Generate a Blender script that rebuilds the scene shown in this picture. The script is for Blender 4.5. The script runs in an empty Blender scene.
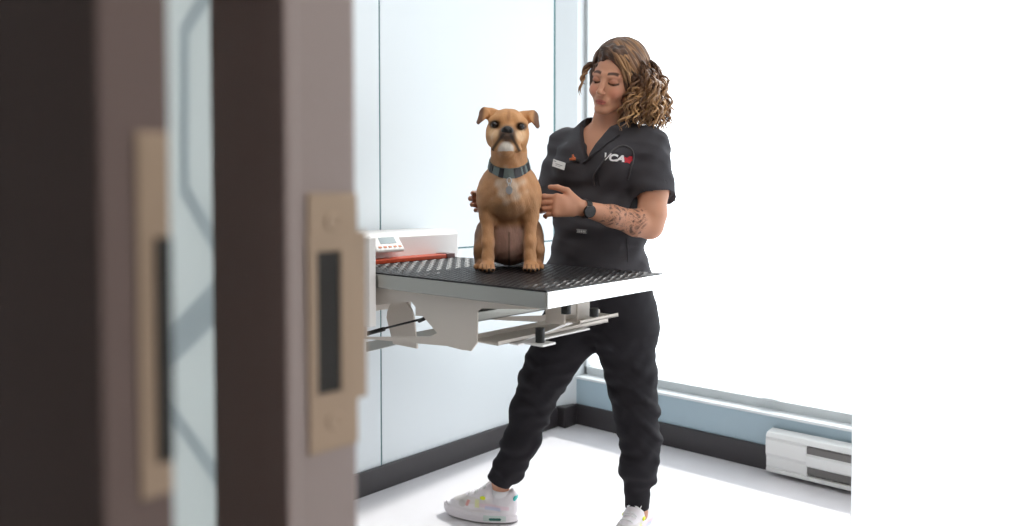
import bpy, bmesh, math, random
import numpy as np
from mathutils import Vector, Matrix, Euler
from mathutils.bvhtree import BVHTree
random.seed(7); rng = np.random.RandomState(7)
S = bpy.context.scene; C = S.collection
# ---------------------------------------------------------------- camera, sky, sun, lamps, exposure
F = 795.0; TH = math.radians(41.4); HZ = 190.0; PT = math.radians(1.8); HC = 1.15
YC = HZ + F*math.tan(PT)
cam = bpy.data.cameras.new('camera'); camo = bpy.data.objects.new('camera', cam); C.objects.link(camo)
cam.sensor_width = 36; cam.lens = F/1024*36; cam.shift_y = (YC-263)/1024; cam.clip_start = .02
camo.location = (0, 0, HC); camo.rotation_euler = (math.pi/2-PT, 0, TH)
cam.dof.use_dof = True; cam.dof.focus_distance = 2.5; cam.dof.aperture_fstop = 2.7
S.camera = camo
S.view_settings.view_transform = 'Standard'; S.view_settings.look = 'None'
S.view_settings.gamma = 1; S.view_settings.use_curve_mapping = False; S.view_settings.exposure = 0.0
w = bpy.data.worlds.new('sky'); S.world = w; w.use_nodes = True
w.node_tree.nodes['Background'].inputs[0].default_value = (.96, .98, 1, 1)
w.node_tree.nodes['Background'].inputs[1].default_value = 2.75
sun = bpy.data.lights.new('sun', 'SUN'); sun.energy = 3.0; sun.angle = math.radians(3); sun.color = (1, .96, .9)
suno = bpy.data.objects.new('sun', sun); C.objects.link(suno)
suno.rotation_euler = Vector((.05, -1, -1.0)).to_track_quat('-Z', 'Y').to_euler()
LAMPS = [((-.9, 1.2), 10), ((1.1, .8), 21)]          # ceiling panels of the room (x,y) and watts
for (lx, ly), e in LAMPS:
    l = bpy.data.lights.new('ceiling_lamp', 'AREA'); l.shape = 'RECTANGLE'; l.size = 1.15; l.size_y = .55; l.energy = e; l.color = (1, .95, .89)
    o = bpy.data.objects.new('ceiling_lamp', l); C.objects.link(o); o.location = (lx, ly, 2.66)

# ---------------------------------------------------------------- helpers
def ray(px, py):
    a = (px-512)/F; b = -(py-YC)/F
    y = math.cos(PT)+b*math.sin(PT)
    return a/y, (b*math.cos(PT)-math.sin(PT))/y
def P(px, py, d):                       # place in the viewer-aligned ground frame (right, forward, up)
    a, b = ray(px, py); return np.array((a*d, d, HC+b*d))
def R(n, d): return n*d/F
def toW(p): return Vector((p[0]*math.cos(TH)-p[1]*math.sin(TH), p[0]*math.sin(TH)+p[1]*math.cos(TH), p[2]))
def tag(o, label=None, cat=None, group=None, kind=None):
    for k, v in (('label', label), ('category', cat), ('group', group), ('kind', kind)):
        if v: o[k] = v
    return o
def empty(name, loc, rz=0, label=None, cat=None, group=None):
    o = bpy.data.objects.new(name, None); C.objects.link(o); o.location = loc; o.rotation_euler = (0, 0, rz); o.empty_display_size = .05
    return tag(o, label, cat, group)
def link(name, me, m, parent=None, smooth=False):
    o = bpy.data.objects.new(name, me); C.objects.link(o)
    if m: me.materials.append(m)
    if smooth: me.polygons.foreach_set('use_smooth', [True]*len(me.polygons))
    if parent: o.parent = parent
    return o
class MB:
    def __init__(s): s.v = []; s.f = []
    def add(s, v, f):
        n = len(s.v); s.v += [tuple(map(float, p)) for p in v]; s.f += [tuple(i+n for i in q) for q in f]; return s
    def box(s, lo, hi, rz=0, c=None):
        x0, y0, z0 = lo; x1, y1, z1 = hi
        v = [(x0,y0,z0),(x1,y0,z0),(x1,y1,z0),(x0,y1,z0),(x0,y0,z1),(x1,y0,z1),(x1,y1,z1),(x0,y1,z1)]
        return s.add(v, [(0,3,2,1),(4,5,6,7),(0,1,5,4),(1,2,6,5),(2,3,7,6),(3,0,4,7)])
    def prism(s, poly, axis, a, b):      # polygon in the two other axes, extruded along axis
        def mk(p, t):
            return {'x': (t, p[0], p[1]), 'y': (p[0], t, p[1]), 'z': (p[0], p[1], t)}[axis]
        n = len(poly); v = [mk(p, a) for p in poly]+[mk(p, b) for p in poly]
        f = [tuple(range(n))[::-1], tuple(range(n, 2*n))]+[(i, (i+1) % n, n+(i+1) % n, n+i) for i in range(n)]
        return s.add(v, f)
    def tube(s, pts, rad, seg=8, flat=None, cap=True):
        pts = [np.array(p, float) for p in pts]; n = len(pts)
        if np.isscalar(rad): rad = [rad]*n
        up = np.array((0, 0, 1.)); v = []; f = []
        t0 = pts[1]-pts[0]; t0 /= np.linalg.norm(t0)+1e-9
        if abs(t0[2]) > .9: up = np.array((1., 0, 0))
        a = np.cross(t0, up); a /= np.linalg.norm(a)
        for i in range(n):
            t = pts[min(i+1, n-1)]-pts[max(i-1, 0)]; t /= np.linalg.norm(t)+1e-9
            a = a-t*np.dot(a, t); a /= np.linalg.norm(a)+1e-9; b = np.cross(t, a)
            for k in range(seg):
                q = 2*math.pi*k/seg; v.append(pts[i]+rad[i]*(math.cos(q)*a+math.sin(q)*b*(flat or 1)))
        for i in range(n-1):
            for k in range(seg): f.append((i*seg+k, i*seg+(k+1) % seg, (i+1)*seg+(k+1) % seg, (i+1)*seg+k))
        if cap: f.append(tuple(range(seg))[::-1]); f.append(tuple(range((n-1)*seg, n*seg)))
        return s.add(v, f)
    def sphere(s, c, r, M=None, n=16):
        r = np.array(r if not np.isscalar(r) else (r, r, r)); M = np.eye(3) if M is None else M; v = []; f = []
        for i in range(n+1):
            for j in range(2*n):
                a = math.pi*i/n; b = math.pi*j/n
                v.append(np.array(c)+M@(r*np.array((math.sin(a)*math.cos(b), math.sin(a)*math.sin(b), math.cos(a)))))
        for i in range(n):
            for j in range(2*n): f.append((i*2*n+j, (i+1)*2*n+j, (i+1)*2*n+(j+1) % (2*n), i*2*n+(j+1) % (2*n)))
        return s.add(v, f)
    def build(s, name, m, parent=None, bevel=0, smooth=False, off=None):
        me = bpy.data.meshes.new(name); v = s.v if off is None else [tuple(np.array(p)-off) for p in s.v]
        me.from_pydata(v, [], s.f); me.update()
        bm = bmesh.new(); bm.from_mesh(me); bmesh.ops.remove_doubles(bm, verts=bm.verts, dist=1e-6); bmesh.ops.recalc_face_normals(bm, faces=bm.faces); bm.to_mesh(me); bm.free()
        o = link(name, me, m, parent, smooth)
        if bevel:
            b = o.modifiers.new('bevel', 'BEVEL'); b.width = bevel; b.segments = 2; b.limit_method = 'ANGLE'; b.harden_normals = False
        return o
# ---- materials
def mat(name, col, rough=.5, metal=0, bump=0, scale=60, var=0, attr=False, sss=0, coat=0, spec=.5, emit=None, stretch=None):
    m = bpy.data.materials.new(name); m.use_nodes = True; nt = m.node_tree; b = nt.nodes['Principled BSDF']
    b.inputs['Base Color'].default_value = (*col, 1); b.inputs['Roughness'].default_value = rough; b.inputs['Metallic'].default_value = metal
    b.inputs['Specular IOR Level'].default_value = spec; b.inputs['Coat Weight'].default_value = coat
    if sss: b.inputs['Subsurface Weight'].default_value = sss; b.inputs['Subsurface Radius'].default_value = (.02, .008, .004); b.inputs['Subsurface Scale'].default_value = .6
    tc = nt.nodes.new('ShaderNodeTexCoord'); mp = nt.nodes.new('ShaderNodeMapping'); nt.links.new(tc.outputs['Object'], mp.inputs[0])
    if stretch: mp.inputs['Scale'].default_value = stretch
    src = None
    if attr:
        a = nt.nodes.new('ShaderNodeAttribute'); a.attribute_name = 'Col'; src = a.outputs['Color']
    if var:
        n = nt.nodes.new('ShaderNodeTexNoise'); n.inputs['Scale'].default_value = scale*.4; n.inputs['Detail'].default_value = 4; nt.links.new(mp.outputs[0], n.inputs[0])
        r = nt.nodes.new('ShaderNodeMapRange'); r.inputs[3].default_value = 1-var; r.inputs[4].default_value = 1+var; nt.links.new(n.outputs[0], r.inputs[0])
        mx = nt.nodes.new('ShaderNodeVectorMath'); mx.operation = 'SCALE'
        if src: nt.links.new(src, mx.inputs[0])
        else: mx.inputs[0].default_value = col
        nt.links.new(r.outputs[0], mx.inputs['Scale']); src = mx.outputs[0]
    if src: nt.links.new(src, b.inputs['Base Color'])
    if bump:
        n = nt.nodes.new('ShaderNodeTexNoise'); n.inputs['Scale'].default_value = scale; n.inputs['Detail'].default_value = 3; nt.links.new(mp.outputs[0], n.inputs[0])
        bp = nt.nodes.new('ShaderNodeBump'); bp.inputs['Strength'].default_value = bump; bp.inputs['Distance'].default_value = .01
        nt.links.new(n.outputs[0], bp.inputs['Height']); nt.links.new(bp.outputs[0], b.inputs['Normal'])
    if emit:
        b.inputs['Emission Color'].default_value = (*emit[0], 1); b.inputs['Emission Strength'].default_value = emit[1]
    return m
def frosted(name, tint, trans, rough, refr, ior=1.02):
    m = bpy.data.materials.new(name); m.use_nodes = True; nt = m.node_tree; nt.nodes.clear()
    out = nt.nodes.new('ShaderNodeOutputMaterial'); t = nt.nodes.new('ShaderNodeBsdfTranslucent'); t.inputs[0].default_value = (*trans, 1)
    r = nt.nodes.new('ShaderNodeBsdfRefraction'); r.inputs[0].default_value = (*tint, 1); r.inputs['Roughness'].default_value = rough; r.inputs['IOR'].default_value = ior
    d = nt.nodes.new('ShaderNodeBsdfDiffuse'); d.inputs[0].default_value = (*trans, 1)
    m1 = nt.nodes.new('ShaderNodeMixShader'); m1.inputs[0].default_value = refr; m2 = nt.nodes.new('ShaderNodeMixShader'); m2.inputs[0].default_value = .15
    nt.links.new(t.outputs[0], m2.inputs[1]); nt.links.new(d.outputs[0], m2.inputs[2]); nt.links.new(m2.outputs[0], m1.inputs[1]); nt.links.new(r.outputs[0], m1.inputs[2]); nt.links.new(m1.outputs[0], out.inputs[0])
    return m, (t, d)
def thin_glass(name, tint=(.97, .99, 1)):
    m = bpy.data.materials.new(name); m.use_nodes = True; nt = m.node_tree; nt.nodes.clear()
    out = nt.nodes.new('ShaderNodeOutputMaterial'); t = nt.nodes.new('ShaderNodeBsdfTransparent'); t.inputs[0].default_value = (*tint, 1)
    g = nt.nodes.new('ShaderNodeBsdfGlossy'); g.inputs['Roughness'].default_value = .02; fr = nt.nodes.new('ShaderNodeLayerWeight'); pw = nt.nodes.new('ShaderNodeMath'); pw.operation = 'POWER'; pw.inputs[1].default_value = 4; nt.links.new(fr.outputs['Facing'], pw.inputs[0]); mx = nt.nodes.new('ShaderNodeMixShader')
    nt.links.new(pw.outputs[0], mx.inputs[0]); nt.links.new(t.outputs[0], mx.inputs[1]); nt.links.new(g.outputs[0], mx.inputs[2]); nt.links.new(mx.outputs[0], out.inputs[0]); return m
# ---- implicit surfaces
class SDF:
    def __init__(s, lo, hi, h):
        s.lo = np.array(lo, float); s.h = h; s.n = np.ceil((np.array(hi)-s.lo)/h).astype(int)+1
        s.ax = [(s.lo[i]+h*np.arange(s.n[i])).astype(np.float32) for i in range(3)]
        s.f = np.full(s.n, .5, np.float32)
    def region(s, lo, hi):
        sl = []
        for i in range(3):
            a = max(0, int((lo[i]-s.lo[i])/s.h)-1); b = min(s.n[i], int((hi[i]-s.lo[i])/s.h)+3)
            if b <= a: return None
            sl.append(slice(a, b))
        return tuple(sl)
    def apply(s, fn, lo, hi, k=.01, op='u'):
        m = k+3*s.h; sl = s.region(np.array(lo)-m, np.array(hi)+m)
        if sl is None: return s
        X = s.ax[0][sl[0]][:, None, None]; Y = s.ax[1][sl[1]][None, :, None]; Z = s.ax[2][sl[2]][None, None, :]
        d = fn(X, Y, Z); A = s.f[sl]; k = max(k, 1e-5)
        if op == 'u': hh = np.maximum(k-np.abs(A-d), 0)/k; r = np.minimum(A, d)-hh*hh*k/4
        else: hh = np.maximum(k-np.abs(A+d), 0)/k; r = np.maximum(A, -d)+hh*hh*k/4
        s.f[sl] = r; return s
    def cone(s, a, b, ra, rb=None, k=.01, op='u', flat=None):   # flat=(axis, ratio)
        a = np.array(a, float); b = np.array(b, float); rb = ra if rb is None else rb; ba = b-a; L = max(ba@ba, 1e-9); rm = max(ra, rb)*(1 if flat is None else max(1, flat[1]))
        def fn(X, Y, Z):
            x, y, z = X-a[0], Y-a[1], Z-a[2]; t = np.clip((x*ba[0]+y*ba[1]+z*ba[2])/L, 0, 1)
            x = x-t*ba[0]; y = y-t*ba[1]; z = z-t*ba[2]
            if flat is not None:
                n = np.array(flat[0], float); n /= np.linalg.norm(n); q = (x*n[0]+y*n[1]+z*n[2])*(1/flat[1]-1); x = x+q*n[0]; y = y+q*n[1]; z = z+q*n[2]
            return np.sqrt(x*x+y*y+z*z)-(ra+(rb-ra)*t)
        return s.apply(fn, np.minimum(a, b)-rm, np.maximum(a, b)+rm, k, op)
    def chain(s, pts, k=.01, flat=None):
        for (a, ra), (b, rb) in zip(pts[:-1], pts[1:]): s.cone(a, b, ra, rb, k, 'u', flat)
        return s
    def ell(s, c, r, M=None, k=.01, op='u'):
        c = np.array(c, float); r = np.array(r, float); M = np.eye(3) if M is None else np.array(M); rm = max(r)
        def fn(X, Y, Z):
            x, y, z = X-c[0], Y-c[1], Z-c[2]
            q = [(M[0][i]*x+M[1][i]*y+M[2][i]*z) for i in range(3)]
            k0 = np.sqrt((q[0]/r[0])**2+(q[1]/r[1])**2+(q[2]/r[2])**2); k1 = np.sqrt((q[0]/r[0]**2)**2+(q[1]/r[1]**2)**2+(q[2]/r[2]**2)**2)+1e-6
            return k0*(k0-1)/k1
        return s.apply(fn, c-rm, c+rm, k, op)
    def cut(s, p, n, k=.004):     # removes what lies on the +n side
        p = np.array(p, float); n = np.array(n, float); n /= np.linalg.norm(n)
        return s.apply(lambda X, Y, Z: -((X-p[0])*n[0]+(Y-p[1])*n[1]+(Z-p[2])*n[2]), s.lo-9, s.lo+9+s.n*s.h, k, 's')
    def warp(s, fn):
        X = s.ax[0][:, None, None]; Y = s.ax[1][None, :, None]; Z = s.ax[2][None, None, :]
        s.f += fn(X, Y, Z).astype(np.float32); return s
    def raw(s):
        f = s.f; f[0] = f[-1] = .5; f[:, 0] = f[:, -1] = .5; f[:, :, 0] = f[:, :, -1] = .5
        n = s.n; I = f < 0; c = I[:-1, :-1, :-1]; any_ = c.copy(); all_ = c.copy()
        for dx in (0, 1):
            for dy in (0, 1):
                for dz in (0, 1):
                    q = I[dx:n[0]-1+dx, dy:n[1]-1+dy, dz:n[2]-1+dz]; any_ |= q; all_ &= q
        cells = np.argwhere(any_ & ~all_); idx = np.full(n-1, -1, np.int64); idx[tuple(cells.T)] = np.arange(len(cells))
        val = {}
        for dx in (0, 1):
            for dy in (0, 1):
                for dz in (0, 1): val[dx, dy, dz] = f[cells[:, 0]+dx, cells[:, 1]+dy, cells[:, 2]+dz]
        acc = np.zeros((len(cells), 3)); cnt = np.zeros(len(cells))
        for a in val:
            for ax in range(3):
                if a[ax] == 0:
                    b = list(a); b[ax] = 1; b = tuple(b); va, vb = val[a], val[b]; m = (va < 0) != (vb < 0)
                    t = np.where(m, va/np.where(va-vb == 0, 1, va-vb), 0); p = np.tile(np.array(a, float), (len(cells), 1)); p[:, ax] = t
                    acc[m] += p[m]; cnt[m] += 1
        V = s.lo+(cells+acc/cnt[:, None])*s.h; quads = []
        for ax in range(3):
            A = I; sl0 = [slice(1, None)]*3; sl1 = [slice(1, None)]*3; sl0[ax] = slice(0, -1)
            a0 = I[tuple(sl0)]; a1 = I[tuple(sl1)]; e = np.argwhere(a0 != a1)
            if not len(e): continue
            fl = a0[tuple(e.T)]; g = e+1; g[:, ax] -= 1
            u, v = (ax+1) % 3, (ax+2) % 3; def_ = []
            for du, dv in ((-1, -1), (0, -1), (0, 0), (-1, 0)):
                q = g.copy(); q[:, u] += du; q[:, v] += dv; def_.append(idx[tuple(np.clip(q, 0, np.array(n)-2).T)])
            Q = np.stack(def_, 1); Q[~fl] = Q[~fl][:, ::-1]; quads.append(Q[(Q >= 0).all(1)])
        return V, np.concatenate(quads)
def mesh_from(parts, name, m, parent, off, colfn=None, relax=1):
    V = []; Q = []; n = 0
    for v, q in parts:
        for _ in range(relax):      # light smoothing
            e = np.concatenate([q[:, [0, 1]], q[:, [1, 2]], q[:, [2, 3]], q[:, [3, 0]]]); acc = np.zeros_like(v); c = np.zeros(len(v))
            np.add.at(acc, e[:, 0], v[e[:, 1]]); np.add.at(acc, e[:, 1], v[e[:, 0]]); np.add.at(c, e[:, 0], 1); np.add.at(c, e[:, 1], 1)
            v = v*.5+.5*acc/np.maximum(c, 1)[:, None]
        V.append(v); Q.append(q+n); n += len(v)
    V = np.concatenate(V); Q = np.concatenate(Q)
    me = bpy.data.meshes.new(name); me.vertices.add(len(V)); me.vertices.foreach_set('co', (V-off).astype(np.float32).ravel())
    me.loops.add(Q.size); me.loops.foreach_set('vertex_index', Q.astype(np.int32).ravel())
    me.polygons.add(len(Q)); me.polygons.foreach_set('loop_start', np.arange(0, Q.size, 4, dtype=np.int32))
    me.update(calc_edges=True); me.validate()
    if colfn is not None:
        col = np.ones((len(V), 4), np.float32); col[:, :3] = colfn(V); a = me.attributes.new('Col', 'FLOAT_COLOR', 'POINT'); a.data.foreach_set('color', col.ravel())
    o = link(name, me, m, parent, True); return o
def rot(ax, deg):
    return np.array(Matrix.Rotation(math.radians(deg), 3, ax))
def sm(a, b, x): t = np.clip((x-a)/(b-a), 0, 1); return t*t*(3-2*t)
def mixc(c, d, t): return c*(1-t[:, None])+np.array(d)*t[:, None]
def lin(r, g, b): return tuple(((v/255)/12.92 if v/255 <= .04045 else ((v/255+.055)/1.055)**2.4) for v in (r, g, b))

# ================================================================= SETTING
XL, YB = -2.378, 3.127          # the panelled wall and the window wall
XR, YF, ZC = 2.1, -1.3, 2.7
m_floor = mat('floor_vinyl', (.80, .775, .80), .33, bump=.02, scale=30, var=.03)
m_panel = mat('panel_white', (.78, .83, .855), .22, spec=.4)
m_white = mat('wall_paint', (.78, .78, .77), .6, bump=.05, scale=200)
m_blue = mat('wall_blue', lin(176, 197, 208), .5, bump=.03, scale=200)
m_base = mat('base_black', (.038, .033, .036), .38, bump=.03, scale=80)
m_teal = mat('teal_edge', lin(60, 110, 115), .3)
m_frame = mat('window_frame', (.62, .65, .66), .4, metal=.2)
m_corr = mat('corridor_dim', (.10, .09, .085), .7); m_far = mat('far_wall_dim', (.42, .41, .40), .7)  # unseen walls, toned down to hold back bounced light
def struct(name, mb, m, parent=None, bevel=0, label=None):
    o = mb.build(name, m, parent, bevel)
    if not parent: o['kind'] = 'structure'
    if label: o['label'] = label
    return o
struct('floor', MB().box((XL-.1, YF-.1, -.1), (XR+.1, YB+.1, 0)), m_floor)
struct('ceiling', MB().box((XL-.1, YF-.1, ZC), (XR+.1, YB+.3, ZC+.1)), m_white)
wl = struct('wall_left', MB().box((XL-.12, YF, 0), (XL-.012, YB+.1, ZC)), m_white)
mb = MB()
for (y0, y1, z0, z1) in ((-1.3, .6, 0, ZC), (.606, 1.936, 0, .903), (.606, 1.936, .909, ZC), (1.942, 3.0, 0, .903), (1.942, 3.0, .909, ZC)):
    mb.box((XL-.012, y0, z0), (XL, y1, z1))
struct('panel', mb, m_panel, wl, .0015)
mb = MB().box((XL-.010, 1.935, 0), (XL-.002, 1.943, ZC)).box((XL-.011, .5, .902), (XL-.003, 3.0, .910)).box((XL-.010, .599, 0), (XL-.002, .607, ZC)).box((XL-.012, 3.0, 0), (XL+.001, 3.012, ZC))
struct('panel_edge', mb, m_teal, wl)
struct('corner_column', MB().prism([(XL-.05, 3.012), (XL, 3.012), (XL+.045, YB), (XL-.05, YB)], 'z', 0, ZC), m_panel, wl)
# window wall
ZS = .224
wb = struct('wall_back', MB().box((XL, YB, 0), (XR+.1, YB+.16, ZS)).box((XL-.1, YB, 2.62), (XR+.1, YB+.16, ZC)), m_blue)
struct('window_reveal', MB().box((XL-.1, YB, ZS), (XL+.045, YB+.16, 2.62)), m_panel, wb)
struct('sill', MB().box((XL+.045, YB-.012, ZS), (XR, YB+.16, ZS+.012)), mat('sill_white', (.80, .84, .86), .3), wb, .003)
win = struct('window_1', MB().box((XL+.05, YB+.06, ZS+.012), (XR, YB+.11, ZS+.05)).box((XL+.05, YB+.06, 2.57), (XR, YB+.11, 2.62)).box((XL+.045, YB+.06, ZS), (XL+.062, YB+.11, 2.62)).box((.9, YB+.06, ZS), (.94, YB+.11, 2.62)), m_frame)
struct('window_pane', MB().box((XL+.062, YB+.08, ZS+.05), (.9, YB+.086, 2.57)).box((.94, YB+.08, ZS+.05), (XR, YB+.086, 2.57)), thin_glass('pane_glass'), win)
struct('window_latch', MB().box((-1.40, YB+.045, ZS+.045), (-1.34, YB+.07, ZS+.058)), m_frame, win, .003)
struct('wall_right', MB().box((XR, YF, 0), (XR+.1, YB, ZC)), m_far)
struct('wall_front', MB().box((XL, YF-.1, 0), (XR, YF, ZC)), m_corr)
struct('baseboard_left', MB().box((XL, YF, 0), (XL+.014, 3.018, .093)).box((XL, 3.018, 0), (XL+.058, YB-.014, .10)), m_base, None, .003)
struct('baseboard_back', MB().box((XL+.045, YB-.014, 0), (XR, YB, .10)), m_base, None, .003)

# door frame beside the camera (room axes)
def camw(px, d):  p = P(px, HZ, d); return toW(p)
m_jamb = mat('jamb_brown', (.30, .24, .222), .45, bump=.03, scale=150)
m_brass = mat('brass_satin', (.37, .27, .19), .42, metal=.5, bump=.02, scale=200)
m_hole_shade = mat('recess_shade', (.02, .018, .016), .8)  # near-black colour standing in for the shade inside latch holes
K = camw(292, .58)                                  # the corner between casing face and reveal
jb = struct('door_1', MB().box((K.x-.119, K.y, 0), (K.x, K.y+.058, 2.45)), m_jamb, None, .003, 'brown door casing with a brass strike plate on its edge')
struct('stop_bead', MB().box((K.x-.02, K.y-.008, 0), (K.x+.003, K.y+.004, 2.45)), m_jamb, jb, .002)
def strike(parent, x, y0, y1, zt, zb, hole, lip):
    # plate on the face x=const, spanning y0..y1
    ym = (y0+y1)/2; t = .0022
    mb = MB(); h0, h1 = hole
    mb.box((x, y0, zb), (x+t, y1, h0)).box((x, y0, h1), (x+t, y1, zt)).box((x, y0, h0), (x+t, y0+.008, h1)).box((x, y1-.016, h0), (x+t, y1, h1))
    if lip: mb.box((x, y1-.001, zb+.035), (x+t*.9, y1+.009, zt-.03))
    o = struct('strike_plate', mb, m_brass, parent, .0008, 'brass strike plate')
    q = struct('latch_hole_shade', MB().box((x-.0, y0+.008, h0), (x+.0009, y1-.016, h1)), m_hole_shade, o)  # thin dark sheet painting the shade of the opening
    for z in ((zt+h1)/2, (zb+h0)/2):
        s = MB(); n = 20
        v = [(x+t, ym, z)]; ring = [(x+t+.0012, ym+.0062*math.cos(2*math.pi*i/n), z+.0062*math.sin(2*math.pi*i/n)) for i in range(n)]; ring2 = [(x+t-.0005, ym+.0075*math.cos(2*math.pi*i/n), z+.0075*math.sin(2*math.pi*i/n)) for i in range(n)]
        s.add([(x+t+.0006, ym, z)]+ring+ring2, [(0, 1+i, 1+(i+1) % n) for i in range(n)]+[(1+i, 1+n+i, 1+n+(i+1) % n, 1+(i+1) % n) for i in range(n)])
        s.build('screw', m_brass, o)
        MB().box((x+t+.0006, ym-.005, z-.0008), (x+t+.0016, ym+.005, z+.0008)).box((x+t+.0006, ym-.0008, z-.005), (x+t+.0016, ym+.0008, z+.005)).build('screw_slot', m_hole_shade, o) if False else None
    return o
def zat(py, d): return float(P(512, py, d)[2])
strike(jb, K.x, K.y+.012, K.y+.057, zat(193, .61), zat(447, .61), (zat(390, .61), zat(250, .61)), True)
# stand-in door leaf for the dark blurred left edge of the view
D0 = camw(98, .38)
dl = struct('standin_door', MB().box((D0.x-.85, D0.y, .01), (D0.x, D0.y+.0355, 2.1)), mat('door_brown', (.165, .122, .110), .75, spec=.1, bump=.03, scale=120), None, .002, 'dark brown stand-in door leaf for the blurred left edge, latch plate on its edge')
lp = struct('latch_plate', MB().box((D0.x, D0.y+.0175, zat(495, .4)), (D0.x+.0015, D0.y+.0343, zat(132, .4))), m_brass, dl, .0006, 'brass latch plate')
struct('leaf_hole_shade', MB().box((D0.x, D0.y+.0265, zat(462, .4)), (D0.x+.003, D0.y+.0338, zat(238, .4))), m_hole_shade, lp)  # dark slab on the plate, painting the shade of a hole
# patterned glass beside the casing
m_sg, nodes = frosted('patterned_glass', (.86, .87, .86), (.62, .63, .62), .35, .06)
w2 = struct('window_2', MB().box((K.x-.9, K.y+.026, .0), (K.x-.119, K.y+.032, 2.45)), m_sg, None, 0, 'narrow frosted glass sidelight with pale geometric pattern')

def ony(px, py, y): a, b = ray(px, py); d = y/(a*math.sin(TH)+math.cos(TH)); return np.array((d*(a*math.cos(TH)-math.sin(TH)), y, HC+b*d))
nt = m_sg.node_tree; tc = nt.nodes.new('ShaderNodeTexCoord')
def vm(op, a, b=None):
    n = nt.nodes.new('ShaderNodeVectorMath'); n.operation = op
    for k, q in enumerate((a, b)):
        if q is None: continue
        if isinstance(q, (tuple, list)): n.inputs[k].default_value = q
        else: nt.links.new(q, n.inputs[k])
    return n
def mt(op, a, b=None, clamp=False):
    n = nt.nodes.new('ShaderNodeMath'); n.operation = op; n.use_clamp = clamp
    for k, q in enumerate((a, b)):
        if q is None: continue
        if isinstance(q, (int, float)): n.inputs[k].default_value = q
        else: nt.links.new(q, n.inputs[k])
    return n.outputs[0]
# pale bands crossing the glass in a loose geometric pattern, repeating up the pane every 0.62 m
zr = ony(190, 540, K.y+.026)[2]; sx = nt.nodes.new('ShaderNodeSeparateXYZ'); nt.links.new(tc.outputs['Object'], sx.inputs[0])
zz = mt('ADD', mt('MULTIPLY', mt('FRACT', mt('DIVIDE', mt('SUBTRACT', sx.outputs[2], zr), .62)), .62), zr)
cx_ = nt.nodes.new('ShaderNodeCombineXYZ'); nt.links.new(sx.outputs[0], cx_.inputs[0]); nt.links.new(zz, cx_.inputs[2]); allm = None
for (xa, ya), (xb, yb), wd in (((184, 30), (184, 190), .018), ((184, 30), (222, -30), .018), ((184, 190), (226, 262), .018), ((228, 288), (160, 358), .034), ((160, 395), (226, 490), .018), ((110, 120), (150, 200), .02)):
    a = ony(xa, ya, K.y+.026); b = ony(xb, yb, K.y+.026); a[1] = b[1] = 0; ba = b-a
    pa = vm('SUBTRACT', cx_.outputs[0], tuple(a)); dt = vm('DOT_PRODUCT', pa.outputs[0], tuple(ba)); hh = mt('DIVIDE', dt.outputs['Value'], float(ba@ba), True)
    sc_ = vm('SCALE', tuple(ba)); nt.links.new(hh, sc_.inputs['Scale']); df = vm('SUBTRACT', pa.outputs[0], sc_.outputs[0]); ln = vm('LENGTH', df.outputs[0])
    mk = mt('LESS_THAN', ln.outputs['Value'], wd/2); allm = mk if allm is None else mt('MAXIMUM', allm, mk)
mx = nt.nodes.new('ShaderNodeMix'); mx.data_type = 'RGBA'; nt.links.new(allm, mx.inputs['Factor']); mx.inputs['A'].default_value = (.70, .73, .72, 1); mx.inputs['B'].default_value = (.50, .54, .55, 1)
for n in nodes: nt.links.new(mx.outputs['Result'], n.inputs[0])
# ceiling lights
m_alu = mat('lamp_frame', (.7, .7, .7), .4); m_diff = mat('lamp_diffuser', (.9, .9, .9), .5, emit=((1, .96, .9), 1.0))
for i, ((lx, ly), e) in enumerate(LAMPS):
    t = empty('ceiling_light', (lx, ly, ZC), 0, ['rectangular ceiling light panel above the exam table side of the room', 'rectangular ceiling light panel over the right side of the room'][i], 'ceiling light', 'ceiling light panels')
    MB().box((-.62, -.31, -.03), (.62, -.28, 0)).box((-.62, .28, -.03), (.62, .31, 0)).box((-.62, -.28, -.03), (-.59, .28, 0)).box((.59, -.28, -.03), (.62, .28, 0)).build('frame', m_alu, t)
    MB().box((-.59, -.28, -.012), (.59, .28, -.004)).build('diffuser', m_diff, t)

# added frosted glass screen, whitening the right edge of the view
fx = camw(855, 2.0)
t = empty('added_screen', (fx.x, fx.y, 0), 0, 'added frosted glass screen that whitens the right edge, in front of the window', 'glass screen')
m_fr, _ = frosted('frosted_white', (.97, .99, 1), (.97, .98, .99), .62, .62, 1.25)
MB().box((0, 0, .02), (1.5, .008, 2.3)).build('glass_panel', m_fr, t)
for x in (.25, 1.2): MB().box((x, -.03, 0), (x+.09, .038, .06)).build('foot_clamp', m_frame, t, .004)

# heater
m_heat = mat('heater_enamel', (.80, .80, .79), .35); m_dark = mat('dark_slot', (.16, .15, .145), .5)
hx = -1.328
t = empty('baseboard_heater', (hx, YB-.014, 0), 0, 'white electric baseboard heater on the wall below the window', 'heater')
MB().prism([(0, .035), (-.045, .035), (-.055, .045), (-.055, .085), (-.062, .10), (-.062, .15), (-.05, .168), (0, .172)], 'x', 0, 1.5).build('back_body', m_dark, t, .002)
MB().prism([(0, .03), (-.055, .03), (-.06, .045), (-.06, .08), (-.068, .095), (-.068, .15), (-.055, .175), (0, .18)], 'x', 0, .165).build('end_cap', m_heat, t, .002)
MB().prism([(-.056, .072), (-.068, .080), (-.072, .119), (-.060, .127)], 'x', .165, 1.5).prism([(0, .172), (-.052, .165), (-.066, .158), (-.068, .163), (-.055, .178), (0, .184)], 'x', 0, 1.5).prism([(0, .02), (-.060, .02), (-.062, .036), (0, .036)], 'x', 0, 1.5).build('front_cover', m_heat, t, .0015)
m_fin = mat('fin_metal', (.4, .38, .36), .4, metal=.6)
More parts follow.
